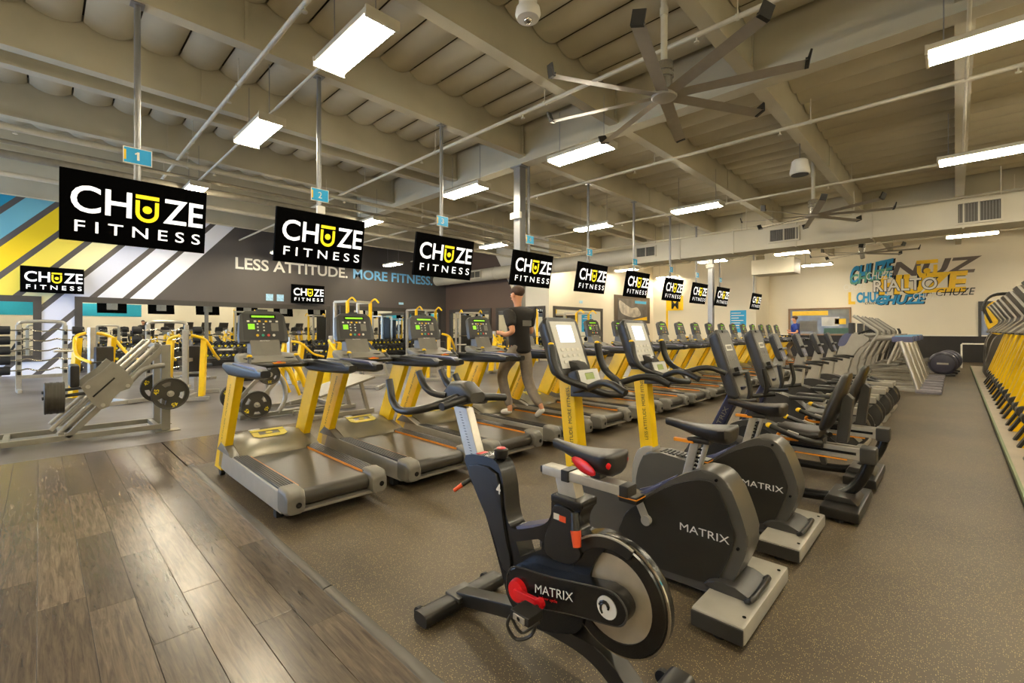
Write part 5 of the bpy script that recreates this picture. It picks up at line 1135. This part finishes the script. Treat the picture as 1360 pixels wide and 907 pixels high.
def plate(loc, R, label, axis='x', rot=0.0, num='45'):
    if R not in _pl: _pl[R] = plate_mesh(R)
    r = thing('weight_plate', label, 'weight plate', loc, 0 if axis == 'x' else PI/2)
    d = link('disc', _pl[R], r); d.rotation_euler = (rot, 0, 0)
    bm = NB(); tube(bm, [(0.027, R*0.97*math.cos(2*PI*i/32), R*0.97*math.sin(2*PI*i/32)) for i in range(32)], 0.012, 6, True); tube(bm, [(-0.02, R*0.97*math.cos(2*PI*i/32), R*0.97*math.sin(2*PI*i/32)) for i in range(32)], 0.012, 6, True); obj('rim', bm, PLT, r)
    bm = NB(); lathe(bm, [(0.028, 0.02), (0.045, 0.024), (0.045, 0.034), (0.028, 0.036)], (0, 0, 0), 'x', 16); obj('hub_ring', bm, SIL, r)
    for k, s_ in enumerate((num, num, '')):
        a_ = rot+PI*5/6+PI*2/3*k
        if not s_: continue
        ra = V(0, math.cos(a_), math.sin(a_)); tg = V(0, -math.sin(a_), math.cos(a_))
        text('numeral', s_, ra*R*0.63+tg*(0.35*R)*0.5+V(0.0262, 0, 0), tg*(-0.35*R), ra*0.26*R, NUMY, r, 0.02)
    return r
def tubes(name, segs, rad, m, parent, sq=True):
    bm = NB()
    for p, q in segs:
        if sq: beam(bm, p, q, rad*2, rad*2, rad*0.2)
        else: cyl(bm, p, q, rad, n=10)
    return obj(name, bm, m, parent)
# leg press, long axis along y, plane x = -8.4 .. -9.2
LX = -8.75
r = thing('leg_press', 'grey angled leg press on the rubber edge at left', 'weight machine', (LX, 0.4, 0))
def Q(x, y, z): return V(x-LX, y-0.4, z)
for s, x in ((0, -8.42), (1, -9.08)):
    tubes('base_rail', [(Q(x, -1.3, 0.08), Q(x, 1.35, 0.08))], 0.035, STEEL, r)
    tubes('rear_upright', [(Q(x, 1.3, 0.02), Q(x, 1.3, 1.28))], 0.055, STEEL, r)
    bm = NB(); box(bm, Q(x, 0, 0).x-0.1, Q(x, 0, 0).x+0.1, Q(0, 1.17, 0).y, Q(0, 1.47, 0).y, 0, 0.015, 0.003); obj('foot_plate', bm, STEEL, r)
    for d in (0.0, 0.07):
        bm = NB(); cyl(bm, Q(x+(0.05 if s else -0.05), 0.10+d, 0.19-d*0.9), Q(x+(0.05 if s else -0.05), 1.13+d, 1.34-d*0.9), 0.026, n=12); obj('guide_rod', bm, SIL, r)
    tubes('inclined_beam', [(Q(x, 0.25, 0.08), Q(x, 1.26, 1.22))], 0.035, STEEL, r)
    bm = NB(); prism(bm, [(p[0]-0.4, p[1]) for p in ((.38, .74), (.46, .83), (.60, .94), (.70, 1.07), (.78, 1.0), (.86, .9), (.92, .76), (.88, .68), (.76, .64), (.70, .55), (.66, .45), (.58, .42), (.50, .50))], Q(x, 0, 0).x-0.012+(0.1 if not s else -0.1), Q(x, 0, 0).x+0.012+(0.1 if not s else -0.1), 0.003, axis='x'); cp = obj('carriage_plate', bm, STEEL, r)
    for p in ((.86, .72), (.60, .48), (.45, .74)):
        bm = NB(); xx = Q(x, 0, 0).x+(0.11 if not s else -0.11); cyl(bm, (xx, p[0]-0.4, p[1]), (xx+(0.02 if not s else -0.02), p[0]-0.4, p[1]), 0.025, n=12); obj('bolt', bm, SIL, cp)
    bm = NB(); xx = Q(x, 0, 0).x+(0.113 if not s else -0.113); beam(bm, (xx, 0.1, 0.6), (xx, 0.32, 0.84), 0.004, 0.02); obj('slot', bm, BLK2, cp)
tubes('cross_member', [(Q(-8.42, 1.2, 0.08), Q(-9.08, 1.2, 0.08)), (Q(-8.42, -0.3, 0.08), Q(-9.08, -0.3, 0.08)), (Q(-8.42, 0.2, 0.12), Q(-9.08, 0.2, 0.12))], 0.03, STEEL, r)
tubes('top_bar', [(Q(-8.42, 1.2, 1.27), Q(-9.08, 1.2, 1.27))], 0.03, STEEL, r)
tubes('plate_horn', [(Q(-8.42, 1.33, 0.58), Q(-8.12, 1.33, 0.58)), (Q(-9.08, 1.33, 0.58), Q(-9.38, 1.33, 0.58))], 0.022, SIL, r, False)
bm = NB(); tube(bm, spl([Q(-8.35, 0.86, 0.72), Q(-8.35, 1.0, 0.9), Q(-8.35, 1.12, 0.96), Q(-8.35, 1.28, 0.98)], 6), 0.035, 8); obj('curved_arm', bm, STEEL, r)
tubes('carriage_horn', [(Q(-8.35, 0.5, 0.66), Q(-8.35, 0.02, 0.62))], 0.022, DGR, r, False); tubes('carriage_horn', [(Q(-9.15, 0.5, 0.66), Q(-9.15, 0.02, 0.62))], 0.022, DGR, r, False)
bm = NB(); box(bm, Q(-9.0, 0, 0).x, Q(-8.5, 0, 0).x, -0.12, -0.02, 0.72, 1.02, 0.03); obj('shoulder_pad', bm, LEA, r)
bm = NB(); prism(bm, [(-1.55, 0.25), (-1.45, 0.25), (-1.2, 0.75), (-1.3, 0.8)], Q(-9.0, 0, 0).x, Q(-8.5, 0, 0).x, 0.02, axis='x'); obj('back_pad', bm, LEA, r)
plate((-8.24, 1.33, 0.57), 0.225, 'front 45 plate on the leg press upright', rot=0.3); plate((-9.25, 1.33, 0.57), 0.225, 'rear 45 plate on the leg press upright')
for k, a_ in enumerate((0.07, 0.13, 0.19)): plate((-8.35, a_, 0.62), 0.2, '%s plate on the leg press carriage horn' % ('outer', 'middle', 'inner')[k], 'y')
# hack squat / row machine behind the first treadmill
r = thing('plate_machine', 'yellow armed plate machine behind the first treadmill', 'weight machine', (-8.9, 2.6, 0))
tubes('base_rail', [((0.4, -0.3, 0.05), (0.4, 1.5, 0.05)), ((-0.5, -0.3, 0.05), (-0.5, 1.5, 0.05)), ((0.4, -0.25, 0.05), (-0.5, -0.25, 0.05)), ((0.4, 1.4, 0.05), (-0.5, 1.4, 0.05))], 0.035, STEEL, r)
bm = NB()
for x in (0.4, -0.5): tube(bm, spl([(x, 0.3, 0.05), (x, 0.42, 0.3), (x, 0.38, 0.6), (x, 0.2, 0.85)], 5), 0.04, 8)
obj('curved_post', bm, SIL, r)
tubes('diagonal_brace', [((0.4, -0.2, 0.08), (0.4, 0.35, 0.7)), ((-0.5, -0.2, 0.08), (-0.5, 0.35, 0.7)), ((0.4, 0.5, 0.2), (0.4, 1.3, 0.32))], 0.03, SIL, r)
bm = NB()
for x in (0.2, -0.3):
    tube(bm, spl([(x, 0.0, 0.95), (x, 0.4, 1.0), (x, 0.7, 0.8), (x, 0.85, 0.45)], 5), 0.05, 8); tube(bm, spl([(x, 0.3, 1.0), (x, 0.55, 0.75), (x, 0.75, 0.3)], 5), 0.03, 8)
obj('yellow_arm', bm, YEL, r)
bm = NB(); box(bm, -0.35, 0.35, -0.1, 0.25, 0.97, 1.05, 0.02); obj('blue_pad', bm, mat('blue_pad', '#3f49b0', 0.5, 0, 0.08), r)
tubes('plate_horn', [((0.4, -0.1, 0.26), (0.72, -0.1, 0.26)), ((-0.5, -0.1, 0.26), (-0.82, -0.1, 0.26)), ((0.4, 0.12, 0.74), (0.62, 0.12, 0.74))], 0.022, SIL, r, False)
plate((-8.32, 2.5, 0.26), 0.225, 'large 45 plate behind the first treadmill post', rot=1.1); plate((-9.55, 2.5, 0.27), 0.225, 'large 45 plate partly hidden behind the yellow treadmill post'); plate((-8.38, 2.72, 0.74), 0.165, 'small plate high on the yellow armed machine', num='25')
r = thing('calf_press', 'grey sloped foot plate machine between first and second treadmill', 'weight machine', (-8.0, 3.7, 0))
bm = NB(); prism(bm, [(-0.45, 0.36), (0.55, 0.62), (0.55, 0.66), (-0.45, 0.40)], -0.42, 0.42, 0.006, axis='x'); obj('foot_plate', bm, STEEL, r)

for sg in [((0.35, 0.45, 0.0), (0.35, 0.3, 0.56)), ((-0.35, 0.45, 0.0), (-0.35, 0.3, 0.56)), ((0.35, -0.3, 0.0), (0.35, -0.25, 0.4)), ((-0.35, -0.3, 0.0), (-0.35, -0.25, 0.4))]: tubes('leg', [sg], 0.03, SIL, r)
tubes('base_rail', [((0.35, -0.6, 0.04), (0.35, 0.55, 0.04)), ((-0.35, -0.6, 0.04), (-0.35, 0.55, 0.04))], 0.035, SIL, r)
# generic plate-loaded press with yellow levers
def press(loc, rz, label, h=1.5, plates=True, pl_lab=None):
    r = thing('chest_press', label, 'weight machine', loc, rz)
    tubes('base_frame', [((-0.7, 0, 0.05), (0.7, 0, 0.05)), ((-0.7, -0.45, 0.05), (-0.7, 0.45, 0.05)), ((0.65, -0.35, 0.05), (0.65, 0.35, 0.05))], 0.04, SIL, r)
    tubes('rear_post', [((-0.6, 0, 0.05), (-0.6, 0, h))], 0.05, SIL, r)
    for s in (-1, 1):
        bm = NB(); tube(bm, spl([(-0.62, s*0.1, h-0.12), (-0.5, s*0.32, h*0.86), (-0.2, s*0.44, h*0.64), (0.25, s*0.42, h*0.55)], 5), 0.032, 8); obj('lever_arm', bm, YEL, r)
        bm = NB(); prism(bm, [(-0.72, 0.1), (-0.55, 0.1), (-0.38, h*0.86), (-0.52, h*0.86)], s*0.3-0.05, s*0.3+0.05, 0.01); obj('yellow_upright', bm, YEL, r)
        tubes('grip', [((0.25, s*0.42, h*0.55), (0.25, s*0.2, h*0.55))], 0.018, BLK, r, False)
        tubes('plate_horn', [((-0.2, s*0.5, h*0.7), (-0.2, s*0.8, h*0.7))], 0.022, SIL, r, False)
    bm = NB(); box(bm, -0.05, 0.4, -0.16, 0.16, 0.45, 0.53, 0.03); obj('seat', bm, LEA, r)
    bm = NB(); box(bm, -0.22, -0.12, -0.16, 0.16, 0.58, 1.15, 0.03); obj('backrest', bm, LEA, r)
    tubes('seat_post', [((0.15, 0, 0.05), (0.15, 0, 0.46)), ((-0.6, 0, 0.85), (-0.2, 0, 0.85))], 0.035, SIL, r)
    return r
def tower(loc, rz, label, h=2.25, col=None):
    r = thing('cable_tower', label, 'weight machine', loc, rz)
    tubes('upright', [((0, -0.5, 0), (0, -0.5, h)), ((0, 0.5, 0), (0, 0.5, h))], 0.045, col or YEL, r)
    tubes('top_frame', [((0, -0.5, h), (0, 0.5, h)), ((0, -0.5, h), (-0.7, -0.5, h)), ((0, 0.5, h), (-0.7, 0.5, h))], 0.04, SIL, r)
    tubes('rear_post', [((-0.7, -0.5, 0), (-0.7, -0.5, h)), ((-0.7, 0.5, 0), (-0.7, 0.5, h))], 0.045, SIL, r); tubes('base_frame', [((-0.7, -0.5, 0.04), (0.3, -0.5, 0.04)), ((-0.7, 0.5, 0.04), (0.3, 0.5, 0.04))], 0.04, SIL, r)
    bm = NB(); box(bm, -0.62, -0.42, -0.18, 0.18, 0.15, 1.2, 0.01); st = obj('weight_stack', bm, BLK, r)
    bm = NB(); box(bm, -0.72, -0.66, -0.3, 0.3, 0.1, h-0.1, 0.01); obj('shroud', bm, DGR, r)
    bm = NB(); cyl(bm, (0.05, -0.55, 1.2), (0.05, 0.55, 1.2), 0.02, n=8); obj('crossbar', bm, CHR, r)
    for k in range(3):
        bm = NB(); lathe(bm, [(0.02, -0.02), (0.11, -0.018), (0.11, 0.018), (0.02, 0.02)], (-0.2+0.0*k, 0.56, 0.6+0.45*k), 'y', 18); obj('pulley', bm, BLK2, r)
    bm = NB(); tube(bm, spl([(0, -0.5, h), (0.25, -0.5, h+0.12), (0.45, -0.5, h-0.02)], 5), 0.03, 8); tube(bm, spl([(0, 0.5, h), (0.25, 0.5, h+0.12), (0.45, 0.5, h-0.02)], 5), 0.03, 8); obj('pull_up_handle', bm, YEL, r)
    return r
press((-12.6, 1.0, 0), 0.4, 'yellow upright press machine behind the leg press, left', 1.55)
press((-12.2, 2.4, 0), 2.7, 'yellow upright press machine behind the leg press, right', 1.5)
tower((-15.4, 8.0, 0), 0.2, 'tall yellow machine rising behind the first treadmill console', 2.5)
tower((-16.4, 11.6, 0), 0.0, 'yellow cable tower left of the third treadmill console', 2.35)
tower((-17.5, 15.0, 0), -0.4, 'silver cable tower at the brown corner', 2.35, SIL)
tower((-14.2, 15.6, 0), -0.9, 'yellow cable tower before the corner wall mirror', 2.3)
tower((-12.9, 18.2, 0), 0.0, 'yellow cable tower before the cream wall mirror', 2.3)
press((-11.0, 5.6, 0), 0.8, 'yellow lever machine seen between second and third treadmill', 1.35)
press((-11.4, 8.6, 0), 2.4, 'yellow lever machine behind the third treadmill', 1.5)
press((-11.0, 11.3, 0), 0.5, 'yellow lever machine behind the fourth treadmill', 1.45)
press((-10.6, 14.6, 0), 1.2, 'yellow lever machine behind the fifth treadmill', 1.4)
press((-13.6, 5.4, 0), 2.0, 'yellow lever machine in front of the mirror dumbbells', 1.3)
press((-9.6, 18.5, 0), 0.2, 'silver and yellow machine near the framed poster', 1.3)
press((-9.2, 21.5, 0), 2.2, 'silver and yellow machine behind the far treadmills', 1.3)
# barbell racks
def bar_rack(loc, rz, label, n=5):
    r = thing('barbell_rack', label, 'barbell rack', loc, rz)
    for y in (-0.4, 0.4):
        tubes('post', [((0, y, 0), (0, y, 1.62))], 0.05, SIL, r); tubes('foot', [((-0.35, y, 0.04), (0.35, y, 0.04))], 0.04, SIL, r)
        for k in range(n):
            bm = NB(); box(bm, 0.05, 0.14, y-0.03, y+0.03, 0.42+0.24*k, 0.50+0.24*k, 0.008); obj('cradle', bm, BLK, r)
    bm = NB(); tube(bm, spl([(0, -0.4, 1.62), (0, -0.3, 1.70), (0, 0.3, 1.70), (0, 0.4, 1.62)], 5), 0.045, 10); obj('top_arch', bm, SIL, r); tubes('lower_beam', [((0, -0.4, 0.36), (0, 0.4, 0.36))], 0.04, SIL, r)
    return r
def barbell(loc, rz, label, wavy):
    r = thing('barbell', label, 'barbell', loc, rz, 'fixed barbells on the silver racks')
    pts = [(0, -0.75, 0), (0, -0.4, 0), (0, -0.25, 0.03*wavy), (0, -0.1, -0.02*wavy), (0, 0.1, -0.02*wavy), (0, 0.25, 0.03*wavy), (0, 0.4, 0), (0, 0.75, 0)]
    bm = NB(); tube(bm, spl(pts, 4), 0.017, 8); obj('bar', bm, CHR, r)
    for s in (-1, 1):
        bm = NB(); lathe(bm, [(0.03, s*0.53), (0.095, s*0.535), (0.1, s*0.55), (0.1, s*0.70), (0.09, s*0.72), (0.03, s*0.725)], (0, 0, 0), 'y', 18); obj('weight_head', bm, RUB, r)
bar_rack((-16.2, 0.05, 0), 0.08, 'silver ladder rack holding curved barbells at left')
bar_rack((-14.6, 2.3, 0), 0.0, 'silver arched rack right of the leg press')
pos = ['bottom', 'second lowest', 'middle', 'second highest', 'top']
for k in range(5):
    barbell((-16.09, 0.05, 0.53+0.24*k), 0.08, '%s barbell on the left ladder rack' % pos[k], 1); barbell((-14.49, 2.3, 0.53+0.24*k), 0.0, '%s barbell on the arched rack' % pos[k], 0.6)
# dumbbell racks along the mirrors
db = NB()
lathe(db, [(0.02, -0.17), (0.07, -0.17), (0.078, -0.155), (0.078, -0.07), (0.06, -0.06), (0.018, -0.06), (0.018, 0.06), (0.06, 0.06), (0.078, 0.07), (0.078, 0.155), (0.07, 0.17), (0.02, 0.17)], (0, 0, 0), 'x', 14)
for f in db.faces: f.material_index = 1 if all(abs(v.co.x) > 0.165 for v in f.verts) and len(f.verts) > 4 else 0
nf = len(db.faces); lathe(db, [(0.02, 0.171), (0.045, 0.171), (0.045, 0.176), (0.02, 0.176)], (0, 0, 0), 'x', 14); db.faces.ensure_lookup_table()
for i in range(nf, len(db.faces)): db.faces[i].material_index = 1
dbm = mesh('dumbbell', db, [RUB, NUMY])
for u_ in range(6):
    y0 = 1.4+2.45*u_
    r = thing('dumbbell_rack', '%s black two-tier dumbbell rack along the mirrors, from the stripes' % ORD[u_], 'dumbbell rack', (-21.2, y0, 0), 0, 'dumbbell racks along the mirrors')
    for y in (0.1, 2.2):
        bm = NB(); prism(bm, [(-0.3, 0), (0.35, 0), (0.35, 0.12), (0.15, 0.2), (-0.15, 1.0), (-0.3, 1.0)], y-0.03, y+0.03, 0.008); obj('side_frame', bm, BLK, r)
    bm = NB(); box(bm, 0.25, 0.33, 0.1, 2.2, 0.08, 0.30, 0.01); obj('kick_panel', bm, BLK2, r)
    for t, (x, z) in enumerate(((0.13, 0.42), (-0.08, 0.78))):
        bm = NB(); M_ = Matrix.Translation((x, 0, z)) @ Matrix.Rotation(0.3, 4, 'Y'); box(bm, -0.17, 0.17, 0.05, 2.25, -0.02, 0.02, 0.005, M_); obj('shelf', bm, DGR, r)
        for k in range(9):
            o = link('dumbbell', dbm, None, (-21.2+x, y0+0.245+0.225*k, z+0.125)); o.rotation_euler = (0, 0.3, 0)
            tag(o, 'black dumbbell with yellow end ring, %s tier of the %s mirror rack' % (('lower', 'upper')[t], ORD[u_]), 'dumbbell', 'dumbbells on the %s tier of the %s rack' % (('lower', 'upper')[t], ORD[u_]))
# benches
def bench(loc, rz, label, incl, m=None):
    r = thing('weight_bench', label, 'bench', loc, rz)
    tubes('base_frame', [((-0.6, 0, 0.06), (0.6, 0, 0.06)), ((-0.6, -0.25, 0.05), (-0.6, 0.25, 0.05)), ((0.55, -0.2, 0.05), (0.55, 0.2, 0.05)), ((0.1, 0, 0.06), (0.0, 0, 0.42))], 0.035, SIL, r)
    bm = NB(); box(bm, 0.05, 0.5, -0.15, 0.15, 0.42, 0.49, 0.025); obj('seat', bm, m or LEA, r)
    M_ = Matrix.Translation((0.0, 0, 0.45)) @ Matrix.Rotation(incl, 4, 'Y'); bm = NB(); box(bm, -0.85, -0.02, -0.15, 0.15, -0.03, 0.045, 0.025, M_); obj('backrest', bm, m or LEA, r)
    for s in (-1, 1):
        bm = NB(); cyl(bm, (-0.6, s*0.25-0.02, 0.05), (-0.6, s*0.25+0.02, 0.05), 0.05, n=14); obj('wheel', bm, RUB, r)
NB_ = mat('slate_vinyl', '#3a404e', 0.45, 0, 0.08)
bench((-16.6, 3.3, 0), 0.5, 'inclined slate bench beside the yellow step', 1.1, NB_)
bench((-13.0, 7.6, 0), 1.2, 'inclined bench between first and second treadmill console', 0.9, NB_)
bench((-12.6, 10.2, 0), 0.3, 'upright backed bench behind the third treadmill console', 1.2)
r = thing('aerobic_step', 'bright yellow slab step on the floor by the bench', 'step', (-15.4, 4.35, 0), 0.15)
bm = NB(); box(bm, -0.55, 0.55, -0.35, 0.35, 0.22, 0.42, 0.01); obj('top', bm, mat('step_yellow', '#eaa813', 0.5, 0, 0.06), r)
for s in (-1, 1):
    bm = NB(); box(bm, s*0.4-0.06, s*0.4+0.06, -0.3, 0.3, 0.0, 0.22, 0.01); obj('foot', bm, BLK, r)
# ================================================================== people
def skinned(name, chains, m, parent, sub=2):
    """chains: list of [(point, radius, ...)] sharing end points; one continuous skinned mesh"""
    me = bpy.data.meshes.new(name); vs, es, rad, idx = [], [], [], {}
    def vid(p, r):
        k = tuple(round(c_, 4) for c_ in p)
        if k not in idx: idx[k] = len(vs); vs.append(k); rad.append(r)
        return idx[k]
    for ch in chains:
        pr = None
        for p, r_ in ch:
            i = vid(p, r_)
            if pr is not None: es.append((pr, i))
            pr = i
    me.from_pydata(vs, es, []); o = link(name, me, parent)
    o.modifiers.new('skin', 'SKIN')
    o.modifiers.new('sub', 'SUBSURF').levels = sub
    if not me.skin_vertices: me.attributes  # layer is created with the modifier below
    if len(me.skin_vertices) == 0:
        b_ = bmesh.new(); b_.from_mesh(me); b_.verts.layers.skin.verify(); b_.to_mesh(me); b_.free()
    sv = me.skin_vertices[0].data
    for i, r_ in enumerate(rad):
        sv[i].radius = (r_, r_) if not isinstance(r_, tuple) else r_; sv[i].use_root = (i == 0)
    bpy.context.view_layer.update()
    e_ = bpy.data.meshes.new_from_object(o.evaluated_get(bpy.context.evaluated_depsgraph_get()))
    o.modifiers.clear(); o.data = e_; e_.materials.clear(); e_.materials.append(m); e_.shade_smooth(); return o
def person(loc, rz, label, shirt, trousers, S_=1.0, hair=HAIR):
    """faces -x, running; feet level at z=0"""
    r = thing('person', label, 'person', loc, rz); r.scale = (S_, S_, S_)
    pel = (0, 0, 0.95)
    hipL, hipR = (0, -0.09, 0.90), (0, 0.09, 0.90)
    # left leg (y<0) forward with bent knee, right leg pushing off behind
    legs = {-1: [(hipL, .085), ((-0.20, -0.10, 0.70), .075), ((-0.27, -0.10, 0.55), .058), ((-0.20, -0.10, 0.33), .055), ((-0.10, -0.10, 0.12), .038), ((-0.10, -0.10, 0.06), .038), ((-0.22, -0.10, 0.04), .032)],
            1: [(hipR, .085), ((0.03, 0.10, 0.70), .075), ((0.05, 0.10, 0.50), .058), ((0.16, 0.10, 0.30), .052), ((0.30, 0.10, 0.16), .036), ((0.33, 0.10, 0.11), .036), ((0.25, 0.10, 0.04), .03)]}
    arms = {-1: [((-0.02, -0.20, 1.44), .055), ((0.06, -0.25, 1.30), .048), ((0.12, -0.27, 1.18), .042), ((-0.02, -0.26, 1.14), .036), ((-0.14, -0.22, 1.16), .028)],
            1: [((-0.02, 0.20, 1.44), .055), ((-0.04, 0.25, 1.30), .048), ((-0.02, 0.27, 1.17), .042), ((-0.14, 0.25, 1.18), .036), ((-0.25, 0.2, 1.24), .028)]}
    torso = [(pel, .125), ((-0.01, 0, 1.10), .125), ((-0.03, 0, 1.30), .145), ((-0.02, 0, 1.44), .11), ((-0.03, 0, 1.52), .055), ((-0.05, 0, 1.60), .055), ((-0.065, 0, 1.68), .092), ((-0.06, 0, 1.76), .085)]
    ch = [torso]
    for s in (-1, 1):
        ch.append([torso[0]]+legs[s]); ch.append([torso[3]]+arms[s])
        w_ = Vector(arms[s][-1][0])
        pm_ = w_+V(-0.05, 0, 0.01); ch.append([arms[s][-1], (tuple(pm_), .03)])
        for k in range(4):   # fingers curled
            f0 = pm_+V(-0.02, 0.0, 0.024-0.016*k); ch.append([(tuple(pm_), .03), (tuple(f0+V(-0.02, s*0.008, 0)), .009), (tuple(f0+V(-0.038-0.004*(k in (1, 2)), -s*0.006, -0.006)), .008), (tuple(f0+V(-0.03, -s*0.022, -0.012)), .007)])
        ch.append([arms[s][-1], (tuple(w_+V(-0.03, -s*0.03, 0.022)), .010), (tuple(w_+V(-0.06, -s*0.036, 0.028)), .008)])
    b_ = skinned('body', ch, SKIN, r, 2)
    # face and ears joined into the body
    bm = NB(); bm.from_mesh(b_.data)
    tube(bm, [(-0.15, 0, 1.72), (-0.172, 0, 1.685), (-0.15, 0, 1.68)], [0.008, 0.016, 0.012], 8)
    for s in (-1, 1): ell(bm, (-0.05, s*0.088, 1.70), (0.025, 0.012, 0.035), 10)
    tube(bm, [(-0.143, -0.025, 1.645), (-0.152, 0, 1.645), (-0.143, 0.025, 1.645)], 0.007, 6)
    bm.to_mesh(b_.data); bm.free(); b_.data.shade_smooth()
    for s in (-1, 1):
        bm = NB(); ell(bm, (-0.138, s*0.033, 1.715), (0.012, 0.014, 0.008), 10); obj('eye', bm, mat('eye_white', '#e8e4dc', 0.3), r)
    bm = NB(); ell(bm, (-0.045, 0, 1.755), (0.108, 0.098, 0.085), 18); 
    bmesh.ops.bisect_plane(bm, geom=bm.verts[:]+bm.edges[:]+bm.faces[:], plane_co=(-0.10, 0, 1.75), plane_no=(-0.75, 0, -0.65), clear_outer=True)
    obj('hair', bm, hair, r, ang=80)
    g_ = 0.018
    sh = [[((0, 0, 0.86), .175), ((0, 0, 0.95), .165), ((-0.01, 0, 1.10), .16), ((-0.03, 0, 1.30), .178), ((-0.02, 0, 1.44), .15), ((-0.03, 0, 1.50), .09), ((-0.032, 0, 1.53), .08)]]
    for s in (-1, 1): sh.append([((-0.02, 0, 1.44), .15)]+[((p[0], p[1]*0.95, p[2]+0.02), q+g_+0.03) for p, q in arms[s][:1]]+[(p, q+g_+0.012) for p, q in arms[s][1:2]]+[(tuple((Vector(arms[s][1][0])+Vector(arms[s][2][0]))/2), .07)])
    so = skinned('shirt', sh, shirt, r, 2)
    bm = NB(); box(bm, 0.13, 0.136, -0.09, 0.09, 1.26, 1.34); obj('shirt_print', bm, MGR, so)
    tr = [[((0, 0, 1.06), .14), (pel, .145)]]
    for s in (-1, 1): tr.append([(pel, .145)]+[(p, q+0.022) for p, q in legs[s][:4]]+[(legs[s][4][0], .058)])
    skinned('trousers', tr, trousers, r, 2)
    for s in (-1, 1):
        a_, b2 = Vector(legs[s][5][0]), Vector(legs[s][6][0]); d = (b2-a_).normalized()
        skinned('shoe', [[(tuple(a_-d*0.03), .045), (tuple(a_+d*0.05), .046), (tuple(b2), .044), (tuple(b2+d*0.06), .032)]], WHT, r, 1)
    return r
person((-4.55, 1.70+TP*3, 0.255), 0, 'man in black shirt and grey trousers running on a treadmill', SHIRT, GREYC, 1.03)
person((-4.5, 1.70+TP*18, 0.255), 0, 'person in blue shirt on a far treadmill before the window', BLUEC, GREYC, 0.98)
